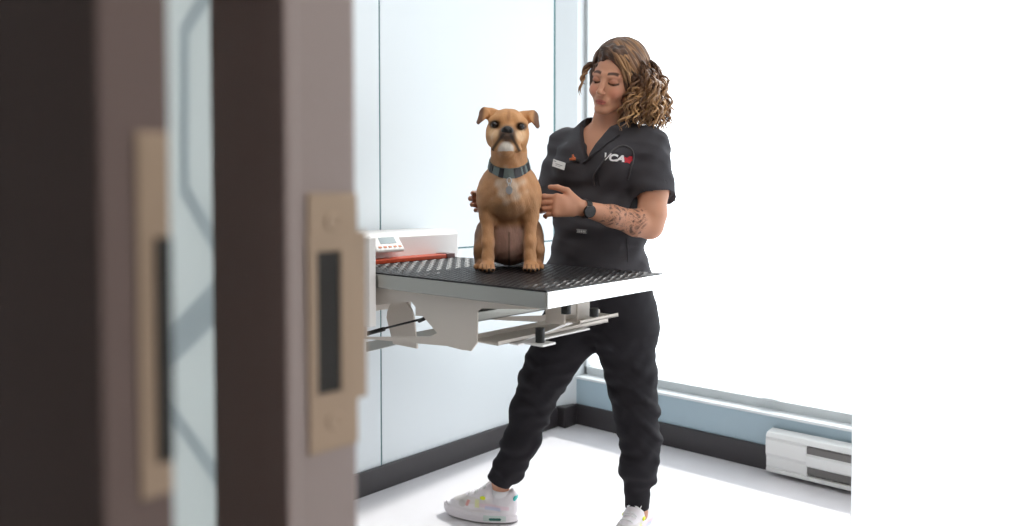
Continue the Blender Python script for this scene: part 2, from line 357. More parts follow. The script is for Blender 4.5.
for z0, z1, y0 in ((.14, .16, -.060), (.038, .072, -.054)):
    mb = MB().box((.165, -.012, z0), (1.49, -.008, z1))
    for i in range(60): mb.box((.17+i*.022, y0, z0), (.172+i*.022, -.01, z1))
    mb.build('heating_fins', m_fin, t)

# ================================================================= EXAM TABLE
ZT = .90; TX0, TX1, TY0, TY1 = -2.33, -1.238, 1.535, 2.100
m_steel = mat('brushed_steel', (.40, .39, .36), .30, metal=.85, bump=.04, scale=25, stretch=(1, 40, 1))
m_enam = mat('table_enamel', (.70, .63, .56), .42, bump=.01, scale=60)
m_cream = mat('table_cream', (.84, .82, .80), .35)
m_mat = mat('mat_rubber', (.012, .011, .012), .42, spec=.4); m_rub = mat('black_rubber', (.012, .012, .012), .55)
tb = empty('exam_table', (0, 0, 0), 0, 'wall-mounted steel examination table with a black studded mat', 'examination table')
mb = MB().box((TX0, TY0, ZT-.046), (TX1-.003, TY1, ZT-.006)).box((TX0, TY0+.012, ZT-.050), (TX1-.012, TY1-.012, ZT-.046))
mb.build('steel_tray', m_steel, tb, .003)
MB().box((TX1-.003, TY0+.002, ZT-.047), (TX1+.001, TY1, ZT-.004))\
  .build('end_rim', mat('polished_steel', (.93, .93, .92), .16, metal=.95), tb, .002)
# mat with studs
mb = MB().box((-2.14, TY0+.004, ZT-.006), (TX1-.004, TY1-.004, ZT-.001))
nx, ny = 42, 26
for i in range(nx):
    for j in range(ny):
        x = -2.128+i*(.862/(nx-1))+(.0095 if j % 2 else .0); y = TY0+.016+j*((TY1-TY0-.032)/(ny-1))
        a = .0075; b = .0045; h = .0013; z = ZT-.001
        if (i+j) % 2: vv = [(-a, -.004), (a, -.004), (a, .004), (-a, .004)]
        else: vv = [(-.004, -a), (.004, -a), (.004, a), (-.004, a)]
        v = [(x+p, y+q, z) for p, q in vv]+[(x+p*.6, y+q*.6, z+h) for p, q in vv]
        mb.add(v, [(4, 5, 6, 7), (0, 1, 5, 4), (1, 2, 6, 5), (2, 3, 7, 6), (3, 0, 4, 7)])
me_mat = mb
me = bpy.data.meshes.new('studded_mat'); me.from_pydata(mb.v, [], mb.f); me.update(); o = link('studded_mat', me, m_mat, tb); o['label'] = 'black studded rubber mat'
# side plate (near) with a window; plate lies in plane y = const, polygon in x,z
def plate(y, th, outline, hole=None):
    # ring between outline and hole bridged by triangulation with bmesh
    bm = bmesh.new(); loops = [outline]+([hole] if hole else []); es = []
    for lp_ in loops:
        vs = [bm.verts.new((p[0], y, p[1])) for p in lp_]
        es += [bm.edges.new((vs[i], vs[(i+1) % len(vs)])) for i in range(len(vs))]
    bmesh.ops.triangle_fill(bm, edges=es, use_beauty=True)
    r = bmesh.ops.extrude_face_region(bm, geom=list(bm.faces)); bmesh.ops.translate(bm, verts=[v for v in r['geom'] if isinstance(v, bmesh.types.BMVert)], vec=(0, th, 0))
    bmesh.ops.recalc_face_normals(bm, faces=bm.faces); me = bpy.data.meshes.new('side_plate'); bm.to_mesh(me); bm.free(); return me
def xz(px, py, y):      # a point of the plane y=const in the room
    a, b = ray(px, py); d = y/(a*math.sin(TH)+math.cos(TH)); return (d*(a*math.cos(TH)-math.sin(TH)), HC+b*d)
YP = TY0+.022
out = [xz(*q, YP) for q in ((372, 287), (542, 306), (538, 309.5), (481, 308.5), (477.5, 311), (477, 343), (471, 351), (462, 350), (447, 346), (372, 348))]
out[0] = (-2.33, ZT-.047); out[1] = (out[1][0], ZT-.047); out[-1] = (-2.33, out[-1][1])
hole = [xz(*q, YP) for q in ((366, 337), (366, 306), (411, 301.5), (421, 314), (437, 333), (430, 336.5))]
for yy, nm in ((YP, 'near'), (TY1-.028, 'far')):
    me = plate(yy, .004, out, hole); link('side_plate', me, m_enam, tb)
# gas spring, dome bracket and inner bars seen through the window of the side plate
def pt(px, py, y): x, z = xz(px, py, y); return (x, y, z)
MB().tube([pt(366, 333, YP+.05), pt(426, 318, YP+.05)], .0035, 10).tube([pt(366, 334, YP+.05), pt(384, 329, YP+.05)], .007, 10).tube([pt(419, 321, YP+.05), pt(428, 317, YP+.05)], .006, 10).build('gas_spring', m_rub, tb, smooth=True)
x0, z0 = xz(404, 340, YP+.11)
MB().prism([(x0-.055, z0-.02)]+[(x0-.02+.075*math.cos(a)*.9, z0+.055+.075*math.sin(a)) for a in np.linspace(math.pi*.97, 0, 12)]+[(x0+.06, z0-.02)], 'y', YP+.11, YP+.118).build('pivot_bracket', m_enam, tb, .001)
MB().prism([xz(366, 342, YP+.2), xz(436, 328, YP+.2), xz(438, 334, YP+.2), xz(366, 352, YP+.2)], 'y', YP+.2, YP+.25).build('lift_arm', m_steel, tb, .001)
MB().box((-2.36, TY0+.05, .70), (-2.33, TY1-.05, ZT-.05)).build('wall_bracket', m_enam, tb, .002)
# added white panel, standing in for the blurred bright lip of the strike plate
cx = xz(374, 280, TY0-.012)[0]
MB().box((-2.355, TY0-.03, .735), (cx, TY0-.004, 1.005)).build('added_panel', m_cream, tb, .003)
# cross channels running under the table
zc = xz(477, 341, YP)[1]
def channel(x0, x1, y0, y1, z, h, m, nm='cross_channel'):
    MB().box((x0, y0, z), (x1, y1, z+.003)).box((x0, y0, z), (x0+.003, y1, z+h)).box((x1-.003, y0, z), (x1, y1, z+h*.7)).build(nm, m, tb, .0006)
channel(-1.53, -1.425, YP+.004, 2.075, zc-.004, .016, m_enam)
channel(-1.70, -1.60, YP+.01, 2.07, zc+.028, .040, m_steel)
channel(-1.40, -1.33, 1.80, 1.99, .772, .014, m_enam, 'end_tray')
MB().prism([(1.62, zc), (1.98, .770), (1.98, .784), (1.75, zc+.016)], 'x', -1.402, -1.399).build('end_tray_lip', m_cream, tb)
MB().box((-1.425, 1.76, .772), (-1.355, 1.764, ZT-.05)).box((-1.425, 1.76, .772), (-1.421, 1.90, ZT-.05)).box((-1.359, 1.82, .772), (-1.355, 1.88, ZT-.05)).build('hanger_bracket', m_enam, tb, .001)
MB().box((-1.44, 1.62, zc-.010), (-1.405, 1.95, zc-.005)).build('base_strip', m_cream, tb, .001)
px, pz = xz(540, 343, 1.63)
MB().tube([(px, 1.63, pz+.002), (px, 1.63, pz+.040)], .0125, 20).build('rubber_stop', m_rub, tb)
MB().box((px-.035, 1.605, pz-.004), (px+.03, 1.66, pz+.002)).build('stop_plate', m_cream, tb, .001)
for (a, b, y) in ((508, 308, 1.85), (594, 313, 1.86), (566, 310, 1.68)):
    x, z = xz(a, b, y); MB().tube([(x, y, z-.010), (x, y, z+.014)], .013, 14).build('bumper', m_rub, tb)

# splash console and weighing display at the wall end of the table
cs = empty('wall_console', (0, 0, 0), 0, 'low white console at the wall end of the table, orange strip along its base', 'console')
MB().prism([(-2.16, ZT-.006), (-2.16, ZT+.085), (-2.18, ZT+.098), (-2.355, ZT+.10), (-2.355, ZT-.006)], 'y', 1.56, 2.14).build('housing', m_cream, cs, .004)
MB().box((-2.158, 1.565, ZT+.0), (-2.10, 2.06, ZT+.015)).build('orange_strip', mat('strip_orange', lin(190, 70, 35), .4), cs, .003)
MB().box((-2.157, 2.02, ZT+.0), (-2.098, 2.062, ZT+.0165)).build('strip_end', mat('strip_dark', (.10, .02, .015), .4), cs, .002)
sd = empty('scale_display', (-2.145, 1.765, ZT+.022), 0, 'small white weighing scale display with a grey screen and orange buttons', 'scale display')
# wedge: sloping face looks to the room (+x) and up
MB().prism([(-.02, .018), (.05, .018), (.052, .030), (.005, .088), (-.02, .088)], 'y', -.085, .075).build('display_housing', m_cream, sd, .006)
def slope(u, y, off): return (.050-.045*u+off*.75, y, .032+.054*u+off*.62)
def quad(u0, u1, y0, y1, o): return MB().add([slope(u0, y0, o), slope(u0, y1, o), slope(u1, y1, o), slope(u1, y0, o), slope(u0, y0, o-.003), slope(u0, y1, o-.003), slope(u1, y1, o-.003), slope(u1, y0, o-.003)], [(0, 1, 2, 3), (4, 7, 6, 5), (0, 4, 5, 1), (1, 5, 6, 2), (2, 6, 7, 3), (3, 7, 4, 0)])
quad(.42, .9, -.045, .045, .002).build('screen', mat('lcd_grey', lin(165, 178, 182), .2), sd)
for i in range(5): quad(.12, .24, -.066+i*.028, -.050+i*.028, .003).build('button', mat('button_orange', lin(215, 130, 90), .5), sd, .0006)
sd.scale = (.8, .78, .8)

# ================================================================= DOG
def dog():
    o3 = P(509, 271.5, 2.43); base = np.array((o3[0], 2.43, ZT+.002)); 
    root = empty('dog', toW(base), TH, 'tan short-haired dog with a dark muzzle sitting upright on the black mat', 'dog')
    g = SDF((-.16, -.19, -.01), (.16, .34, .54), .0026)
    # trunk
    g.ell((0, .050, .245), (.080, .098, .092), rot('X', 24), .02)
    g.cone((0, .085, .24), (0, .17, .10), .078, .084, .03)
    g.ell((0, .185, .08), (.088, .085, .078), None, .03)
    g.ell((0, -.015, .245), (.050, .045, .065), None, .04)
    g.cone((0, .06, .27), (0, .004, .375), .054, .049, .03)
    g.cone((0, .04, .275), (0, .0, .36), .050, .048, .03)
    for s in (-1, 1):
        g.ell((s*.064, .035, .235), (.034, .05, .066), rot('Y', -s*6), .03)
        g.chain([((s*.066, .030, .235), .028), ((s*.067, .030, .165), .0215), ((s*.064, .006, .085), .0175), ((s*.064, .0, .045), .0155), ((s*.066, -.008, .022), .0175)], .018)
        g.ell((s*.066, -.018, .015), (.0215, .032, .016), None, .012)
        for q, tx in enumerate((-.0175, -.006, .006, .0175)):
            yy = -.045 if q in (1, 2) else -.036
            g.cone((s*.067+tx*.8, -.02, .018), (s*.067+tx, yy, .010), .009, .0085, .004)
        # thigh, hind shank and foot
        g.ell((s*.075, .125, .08), (.038, .08, .078), rot('X', -15), .02)
        g.cone((s*.088, .07, .06), (s*.088, .10, .02), .024, .02, .02)
        g.cone((s*.088, .12, .017), (s*.086, .060, .014), .018, .016, .012)
        for tx in (-.014, 0, .014): g.cone((s*.086+tx, .060, .013), (s*.087+tx*1.1, .038, .009), .0085, .008, .004)
    g.chain([((0, .25, .03), .018), ((.05, .285, .018), .013), ((.10, .28, .014), .008)], .02)
    # belly hollow between the forelegs
    g.ell((0, .115, .12), (.066, .085, .10), None, .03)
    # head
    HM = rot('Y', 4)@rot('X', 2); HO = np.array((-.004, -.037, .421))
    def h(x, y, z): return HO+HM@np.array((x, y, z))
    g.ell(h(0, .012, .018), (.059, .064, .052), HM, .02)
    g.ell(h(0, -.022, .040), (.040, .035, .026), HM, .02)
    for s in (-1, 1):
        g.ell(h(s*.034, -.010, -.012), (.031, .042, .040), HM, .02)
        g.cone(h(s*.020, -.047, .035), h(s*.047, -.032, .031), .012, .011, .014)
        g.ell(h(s*.022, -.072, -.018), (.022, .034, .023), HM, .022)      # muzzle pads
        g.cone(h(s*.012, -.098, -.012), h(s*.036, -.070, -.050), .015, .010, .010)   # flews
        g.ell(h(s*.038, -.055, .018), (.012, .010, .010), HM, .006, 's')
        # ear: rises, then folds forward and down
        fl = (HM@np.array((.2*s, -1, .15)), .45)
        g.cone(h(s*.046, .006, .048), h(s*.072, .0, .054), .021, .018, .010, 'u', fl)
        g.cone(h(s*.073, -.004, .050), h(s*.088, -.018, .024), .017, .008, .006, 'u', (HM@np.array((.5*s, -1, .15)), .38))
    g.cone(h(0, -.045, .008), h(0, -.088, .002), .017, .015, .014)
    g.ell(h(0, -.086, -.046), (.021, .022, .017), HM, .010)
    g.cone(h(0, -.03, -.05), h(0, -.075, -.05), .026, .020, .02)
    g.cone(h(0, -.122, -.020), h(0, -.116, -.036), .0018, .0018, .004, 's')
    for s in (-1, 1): g.chain([(h(0, -.112, -.030), .0022), (h(s*.014, -.108, -.034), .0022), (h(s*.033, -.088, -.052), .0025)], .004) if False else None
    g.warp(lambda X, Y, Z: .0008*np.sin(X*160+Y*90)*np.sin(Z*130+X*60))
    def col(V):
        n = len(V); c = np.tile(np.array(lin(190, 140, 96)), (n, 1)); x, y, z = V.T
        nz = .5+.5*np.sin(x*95+3*np.sin(z*40))*np.sin(z*70+y*50)
        c = mixc(c, lin(165, 108, 62), .5*nz)
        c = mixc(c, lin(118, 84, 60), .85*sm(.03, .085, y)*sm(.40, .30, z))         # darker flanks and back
        d = np.sqrt((x/.042)**2+((z-.258)/.050)**2)+.22*np.sin(x*150+z*60)+.18*np.sin(z*170-x*90); c = mixc(c, lin(208, 188, 168), .75*(1-sm(.3, 1.3, d))*(y < .02))
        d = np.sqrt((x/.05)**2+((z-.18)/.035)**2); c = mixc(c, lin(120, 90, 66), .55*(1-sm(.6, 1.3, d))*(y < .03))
        c = mixc(c, lin(215, 172, 155), .9*(1-sm(.03, .055, np.abs(x)))*sm(.15, .12, z)*(z < .15))     # pinkish belly, colour lightened to stand in for reflected light
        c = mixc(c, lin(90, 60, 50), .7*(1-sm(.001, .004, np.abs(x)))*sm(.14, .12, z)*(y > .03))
        L = (V-HO)@HM; a, b, e = L.T; hd = z > .36
        c = np.where((hd & (b < .04))[:, None], mixc(c, lin(205, 150, 95), np.full(n, .5)), c)
        # black mask
        d = np.sqrt((a/.035)**2+((e+.008)/.032)**2); c = mixc(c, lin(50, 40, 38), .9*(1-sm(.45, 1.2, d))*(b < -.05)*hd)
        for s in (-1, 1):
            t = np.clip((-e-.010)/.045, 0, 1); ax = s*(.010+.030*t); c = mixc(c, lin(34, 26, 25), .85*(1-sm(.0015, .0085, np.abs(a-ax)))*(e < -.008)*(e > -.060)*(b < -.05)*hd)
            d = np.sqrt(((a-s*.0395)/.019)**2+((e-.018)/.0145)**2); c = mixc(c, lin(45, 30, 25), .85*(1-sm(.6, 1.1, d))*(b < -.02)*hd)
            c = mixc(c, lin(90, 58, 42), .7*sm(.070, .082, np.abs(a))*hd)
            d = np.sqrt(((a-s*.040)/.016)**2+((e+.008)/.020)**2); c = mixc(c, lin(225, 190, 150), .6*(1-sm(.6, 1.2, d))*(b < -.0)*hd)
        d = np.sqrt((a/.025)**2+((e+.054)/.026)**2); c = mixc(c, lin(205, 198, 188), .92*(1-sm(.7, 1.1, d))*(b < -.035)*hd*(e < -.030))
        d = np.sqrt((a/.006)**2+((e-.045)/.02)**2); c = mixc(c, lin(150, 95, 58), .5*(1-sm(.5, 1.3, d))*(b < 0)*hd)
        for s in (-1, 1):     # dark claws and gaps between the toes
            for tx in (-.019, -.0065, .0065, .019):
                c = mixc(c, lin(30, 25, 22), ((np.abs(x-s*.067-tx) < .004) & (z < .012) & (y < -.040-.006*(abs(tx) < .01))).astype(float))
            for tx in (-.013, 0, .013): c = mixc(c, lin(105, 68, 42), .8*((np.abs(x-s*.067-tx) < .0016) & (z < .024) & (y < -.024)).astype(float))
        return c
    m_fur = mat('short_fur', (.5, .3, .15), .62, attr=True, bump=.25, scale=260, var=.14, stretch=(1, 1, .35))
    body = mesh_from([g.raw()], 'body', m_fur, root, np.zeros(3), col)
    me_, = (mat('dog_eye', (.010, .006, .005), .16, spec=.5),)
    for s in (-1, 1): MB().sphere(h(s*.0385, -.0470, .0175), .0104).build('eye', me_, root, smooth=True)
    g2 = SDF((-.05, -.18, .38), (.05, -.10, .48), .0016)
    g2.ell(h(0, -.106, .004), (.0155, .011, .0105), HM, .004)
    for s in (-1, 1): g2.ell(h(s*.011, -.106, .000), (.007, .009, .007), HM, .004); g2.ell(h(s*.0065, -.118, .001), (.003, .005, .0028), HM, .002, 's')
    mesh_from([g2.raw()], 'nose', mat('nose_leather', (.012, .011, .012), .35, bump=.2, scale=400), root, np.zeros(3), None, 0)
    # collar: band laid around the neck, lower in front
    db = BVHTree.FromPolygons([tuple(v_.co) for v_ in body.data.vertices], [tuple(p_.vertices) for p_ in body.data.polygons])
    n = 96; c0 = np.array((.0, .022, .330)); tiltx = rot('X', 24); rad_ = []
    def cut_r(a, z_):
        d_ = tiltx@np.array((math.sin(a), -math.cos(a), 0)); o_ = c0+tiltx@np.array((0, 0, z_)); hit = db.ray_cast(Vector(o_+d_*.2), Vector(-d_), .2)[0]
        return .065 if hit is None else float(np.linalg.norm(np.array(hit)-o_))
    A_ = [2*math.pi*i/n for i in range(n)]; rr_ = np.array([[cut_r(a, z_) for z_ in (-.010, .010)] for a in A_])
    for _ in range(3): rr_ = (np.roll(rr_, 1, 0)+rr_+np.roll(rr_, -1, 0))/3
    rr_ = np.maximum(rr_, np.array([[cut_r(a, z_) for z_ in (-.010, .010)] for a in A_]))+.0012
    def cp(i, k, dr): a = A_[i % n]; z_ = (-.011, .011)[k]; q_ = rr_[i % n][k]+dr; return c0+tiltx@np.array((q_*math.sin(a), -q_*math.cos(a), z_))
    v = []; f = []
    for i in range(n): v += [cp(i, 0, -.002), cp(i, 0, .0025), cp(i, 1, .0025), cp(i, 1, -.002)]
    for i in range(n):
        for k in range(4): f.append((i*4+k, ((i+1) % n)*4+k, ((i+1) % n)*4+(k+1) % 4, i*4+(k+1) % 4))
    m_col = mat('collar_web', lin(104, 116, 114), .6, bump=.2, scale=300); m_cb = mat('collar_black', (.02, .02, .025), .5)
    cl = MB().add(v, f).build('collar', m_col, root); cl['label'] = 'grey-green webbing collar with dark patches'
    for i0, i1 in ((-16, -12), (-6, -3), (3, 8), (10, 12), (15, 19), (30, 40), (55, 66)):
        v = []
        for i in range(i0, i1+1): v += [cp(i, 0, .0018), cp(i, 0, .0042), cp(i, 1, .0042), cp(i, 1, .0018)]
        m_ = i1-i0; f = [(i*4+k, (i+1)*4+k, (i+1)*4+(k+1) % 4, i*4+(k+1) % 4) for i in range(m_) for k in range(4)]+[(0, 1, 2, 3), (m_*4+3, m_*4+2, m_*4+1, m_*4)]
        MB().add(v, f).build('collar_patch', m_cb, cl)
    def front(x, z): hit = db.ray_cast(Vector((x, -.3, z)), Vector((0, 1, 0)))[0]; return float(hit[1]) if hit else -.06
    m_met = mat('tag_metal', (.62, .63, .65), .28, metal=.9)
    q = cp(0, 0, .003)
    def hang(dz, off): return np.array((q[0]+.001, min(front(q[0], q[2]+dz), q[1]+.004)-off, q[2]+dz))
    c_ = hang(-.006, .006); b = MB(); ring = [c_+np.array((.0065*math.sin(a), 0, .009*math.cos(a))) for a in np.linspace(0, 2*math.pi, 25)]; b.tube(ring, .0014, 6, cap=False); b.build('ring', m_met, cl, smooth=True)
    c_ = hang(-.018, .006); b = MB(); ring = [c_+np.array((.003*math.sin(a), 0, .006*math.cos(a))) for a in np.linspace(0, 2*math.pi, 17)]; b.tube(ring, .0010, 6, cap=False)
    c_ = hang(-.034, .005); ring = [(c_[0]+.010*math.sin(a), c_[2]+.0125*math.cos(a)) for a in np.linspace(0, 2*math.pi, 25)[:-1]]
    b.prism(ring, 'y', c_[1]-.001, c_[1]+.0006); b.build('name_tag', m_met, cl)
dog()

# ================================================================= PERSON
BO = P(600, 300, 2.74); BO[2] = 0
pr = empty('person', toW(BO), TH, 'person with curly hair in black scrubs standing behind the exam table, holding the dog', 'person')
YAW = -35; B = rot('Z', YAW)            # body frame: x her left, -y her front
HM = rot('Y', 14)@rot('Z', -30)@rot('X', 17); HO = P(615, 80, 2.70)
def h(x, y, z): return HO+HM@np.array((x, y, z))
TC = P(605, 165, 2.76)                  # middle of the chest
def torso(g, infl, k=.05):
    i = infl
    c = TC
    g.ell(c+B@np.array((0, .0, .0)), (.160+i, .102+i, .165+i), B, k)
    wc = P(600, 222, 2.75); g.ell(wc, (.152+i, .105+i, .13+i), B, k)
    hc = P(600, 283, 2.75); g.ell(hc, (.172+i, .122+i, .12+i), B, k)
    for s in (-1, 1): g.ell(c+B@np.array((s*.075, -.068, .0+.0)), (.072+i, .058+i, .066+i), B, .04)
LS = P(648, 147, 2.655); RS = P(566, 145, 2.86)
LE = P(650, 226, 2.60); LW = P(582, 208, 2.50)
RE = P(541, 202, 2.80); RW = P(506.5, 203, 2.66)
def hand(g, w, u, n, side, curl, spread=.0, thumb=(.5, .5), sc=1.0):
    u = np.array(u, float); u /= np.linalg.norm(u); n = np.array(n, float); n -= u*(n@u); n /= np.linalg.norm(n); s = side*np.cross(n, u)
    w = np.array(w)
    g.cone(w, w+u*.05*sc, .022*sc, .026*sc, .012, 'u', (n, .72))
    for o_ in (-.022, -.007, .008, .024): g.cone(w+u*.03*sc+s*o_*.7*sc, w+u*.082*sc+s*o_*1.15*sc, .015*sc, .0125*sc, .012)
    Ls = [(.042, .026, .020), (.046, .029, .021), (.043, .027, .020), (.034, .021, .018)]
    for i, o_ in enumerate((.027, .009, -.0095, -.027)):
        p = w+u*(.084-.004*abs(i-1))*sc+s*o_*sc; a = 0
        for j, L in enumerate(Ls[i]):
            a += curl[i][j]; dr = u*math.cos(a)+n*math.sin(a)+s*(o_*spread*6); dr /= np.linalg.norm(dr)
            q = p+dr*L*sc; r0 = (.0092, .0085, .0077)[j]*sc; r1 = (.0085, .0077, .0066)[j]*sc
            if i == 3: r0 *= .88; r1 *= .88
            g.cone(p, q, r0, r1, .0035); p = q
    # thumb leaves the side of the palm near its base
    t0 = w+u*.022*sc+s*.020*sc; d1 = u*.62+s*.62+n*thumb[0]; d1 /= np.linalg.norm(d1); t1 = t0+d1*.042*sc
    d2 = u*.85+s*.25+n*thumb[1]; d2 /= np.linalg.norm(d2); t2 = t1+d2*.032*sc; d3 = u*.9+n*(thumb[1]+.15)+s*.05; d3 /= np.linalg.norm(d3)
    g.cone(t0, t1, .016*sc, .011*sc, .012); g.cone(t1, t2, .0105*sc, .0095*sc, .004); g.cone(t2, t2+d3*.024*sc, .0095*sc, .0078*sc, .004)
def body():
    lo = np.array((-.30, 2.28, .95)); hi = np.array((.62, 3.02, 1.70))
    g = SDF(lo, hi, .0029)
    torso(g, -.010)
    g.cone(P(604, 142, 2.77), h(0, .03, -.06), .058, .050, .02)
    g.cone(P(604, 142, 2.77)+B@np.array((0, .0, -.03)), LS+np.array((0, 0, -.012)), .044, .044, .03); g.cone(P(604, 142, 2.77)+np.array((0, 0, -.02)), RS+np.array((0, 0, -.01)), .044, .044, .03)
    for s in (-1, 1):   # collar bones and neck cords
        g.cone(P(604, 142, 2.77)+B@np.array((s*.018, -.058, -.012)), P(604, 142, 2.77)+B@np.array((s*.10, -.02, .012)), .010, .009, .02)
        g.cone(P(604, 142, 2.77)+B@np.array((s*.014, -.055, -.005)), h(s*.055, .02, -.05), .011, .012, .016)
    # arms
    g.chain([(LS, .050), (P(653, 190, 2.62), .049), (P(652, 214, 2.605), .045), (LE, .041)], .02)
    g.chain([(LE, .040), (P(636, 223, 2.58), .042), (P(612, 216, 2.54), .034), (LW, .024)], .016)
    g.chain([(RS, .038), (P(554, 178, 2.84), .038), (RE, .036)], .02)
    g.chain([(RE, .038), (P(525, 204, 2.74), .034), (RW, .024)], .016)
    cl = [(.30, .55, .35), (.50, .55, .35), (.55, .60, .35), (.60, .65, .4)]
    hand(g, LW, (-1, -.08, .10), (-.15, 1, -.25), 1, [(.25, .30, .2), (.45, .75, .5), (.5, .8, .5), (.55, .8, .5)], .15, (-.1, .15))
    hand(g, RW, (-1, -.45, .05), (.35, -1, 0), -1, [(.35, .55, .3)]*4, .05, (.1, .3))
    # head
    g.ell(h(0, .012, .028), (.073, .090, .083), HM, .02)
    g.ell(h(0, -.030, -.030), (.058, .058, .075), HM, .025)
    for s in (-1, 1):
        g.cone(h(s*.048, .004, -.050), h(s*.014, -.070, -.092), .017, .014, .02)
        g.ell(h(s*.036, -.060, -.034), (.024, .021, .023), HM, .018)
        g.cone(h(s*.012, -.082, .020), h(s*.044, -.070, .018), .009, .008, .014)
        g.ell(h(s*.031, -.094, .0), (.016, .012, .009), HM, .010, 's')
        g.ell(h(s*.031, -.0765, .0015), (.0145, .0115, .0115), HM, .003)        # lids
        g.ell(h(s*.031, -.0885, -.0090), (.010, .003, .0012), HM, .002, 's')    # eye slit
        g.ell(h(s*.074, .012, -.012), (.008, .018, .030), HM, .006)
        g.ell(h(s*.0105, -.099, -.037), (.0065, .008, .006), HM, .005)
        g.ell(h(s*.006, -.105, -.0415), (.0028, .004, .002), HM, .002, 's')
    g.ell(h(0, -.074, -.096), (.020, .016, .014), HM, .018)
    g.cone(h(0, -.084, .010), h(0, -.106, -.030), .0065, .0085, .010)
    g.ell(h(0, -.107, -.034), (.0100, .0095, .0085), HM, .006)
    g.ell(h(0, -.083, -.064), (.026, .012, .018), HM, .012)
    g.chain([(h(-.021, -.086, -.067), .002), (h(-.008, -.0925, -.0620), .0040), (h(0, -.0935, -.0628), .0038), (h(.008, -.0925, -.0620), .0040), (h(.021, -.086, -.067), .002)], .003)
    g.chain([(h(-.019, -.086, -.0685), .002), (h(-.007, -.0915, -.0722), .0048), (h(.007, -.0915, -.0722), .0048), (h(.019, -.086, -.0685), .002)], .003)
    up = g.raw()
    # ankles, shins and legs under the trousers
    g = SDF((-.45, 2.35, .05), (.62, 3.0, 1.02), .007)
    g.ell(P(600, 283, 2.75), (.155, .105, .11), B, .04)
    for ch in LEGS: g.chain([(P(x, y, d), R(r, d)*.78-.0) for x, y, r, d in ch], .03)
    g.chain([(P(500, 478, 2.73), .033), (P(501, 490, 2.74), .028), (P(501, 500, 2.742), .026)], .01)
    g.chain([(P(637, 497, 2.60), .037), (P(637, 512, 2.60), .034), (P(633, 524, 2.59), .036)], .01)
    dn = g.raw()
    tat = rng.rand(26, 3)
    def col(V):
        n = len(V); base = np.array(lin(196, 142, 114)); c = np.tile(base, (n, 1)); L = (V-HO)@HM; x, y, z = L.T; hd = (y < -.03) & (np.abs(z) < .13)
        f = lambda cx, cz, rx, rz: np.sqrt(((x-cx)/rx)**2+((z-cz)/rz)**2)
        for s in (-1, 1):
            c = mixc(c, lin(215, 130, 110), .35*(1-sm(.3, 1.2, f(s*.04, -.035, .024, .022)))*hd)
            t = (s*x-.012)/.034; ax = .0255+.005*np.sin(np.clip(t, 0, 1)*math.pi*.8)-.004*np.clip(t, 0, 1)
            c = mixc(c, lin(62, 38, 28), .95*(1-sm(.0028, .0062, np.abs(z-ax)))*sm(-.05, .05, t)*sm(1.08, .9, t)*hd)
            e = -.0075+.0035*((x-s*.031)/.015)**2
            c = mixc(c, lin(40, 24, 20), .95*(1-sm(.0020, .0048, np.abs(z-e)))*(np.abs(x-s*.031) < .0165)*hd)
            c = mixc(c, lin(150, 92, 72), .45*(1-sm(.5, 1.2, f(s*.031, .004, .019, .012)))*hd)
        lip = ((1-sm(.75, 1.08, f(0, -.0675, .0215, .0095)))*(y < -.082)); c = mixc(c, lin(178, 92, 84), .85*lip)
        c = mixc(c, lin(110, 50, 45), .7*(1-sm(.0008, .002, np.abs(z+.067)))*(np.abs(x) < .019)*(y < -.08)*hd)
        # floral tattoo on the forearm
        A = LE; Bp = LW; ax_ = (Bp-A)/np.linalg.norm(Bp-A); q = V-A; t = q@ax_; near = (np.linalg.norm(q-np.outer(t, ax_), axis=1) < .055) & (t > .035) & (t < .205) & (V[:, 1] < 2.66)
        vv = V[:, 2]*1.0; uu = t
        w1 = np.sin(uu*150+3*np.sin(vv*90))*np.sin(vv*170+2.5*np.sin(uu*110)); w2 = np.sin(uu*260+vv*140+2*np.sin(vv*200))
        ink = sm(.28, .5, w1)*(.55+.45*sm(-.2, .4, w2)); ring = 1-sm(.03, .10, np.abs(w1+.25)); edge = sm(.035, .055, uu)*sm(.205, .185, uu)
        c = mixc(c, lin(58, 44, 42), .8*np.maximum(ink, ring*.8)*edge*near)
        return c
    m_skin = mat('skin', (.6, .35, .25), .48, attr=True, sss=.12, bump=.06, scale=350, spec=.4)
    return mesh_from([up, dn], 'body', m_skin, pr, BO, col)
LEGS = [[(617, 296, 36, 2.74), (624, 330, 32.5, 2.72), (630, 370, 25.5, 2.69), (635, 405, 22.5, 2.66), (640, 440, 20, 2.63), (639, 468, 18, 2.61), (637, 490, 13, 2.60)],
        [(584, 298, 33, 2.77), (567, 335, 29, 2.76), (552, 362, 25, 2.75), (541, 382, 22, 2.74), (530, 412, 19, 2.735), (521, 442, 17.5, 2.73), (511, 464, 15.5, 2.725), (502, 476, 13, 2.72)]]
body()
for s in (-1, 1): MB().sphere(h(s*.031, -.0762, -.0010), .0102).build('eye', mat('person_eye', (.03, .018, .012), .15), pr, smooth=True, off=BO)

m_scrub = mat('scrub_cloth', lin(62, 60, 64), .78, bump=.12, scale=420, spec=.25)
def folds(amp, fx=1.0):
    def fn(X, Y, Z):
        a = np.sin(Z*52*fx+X*23+2.2*np.sin(X*17+Y*11)+1.5*np.sin(Z*19)); b = np.sin(Z*95*fx-X*40+2.5*np.sin(X*25+Z*12)); return amp*(.65*np.maximum(a, -.3)+.35*b)
    return fn
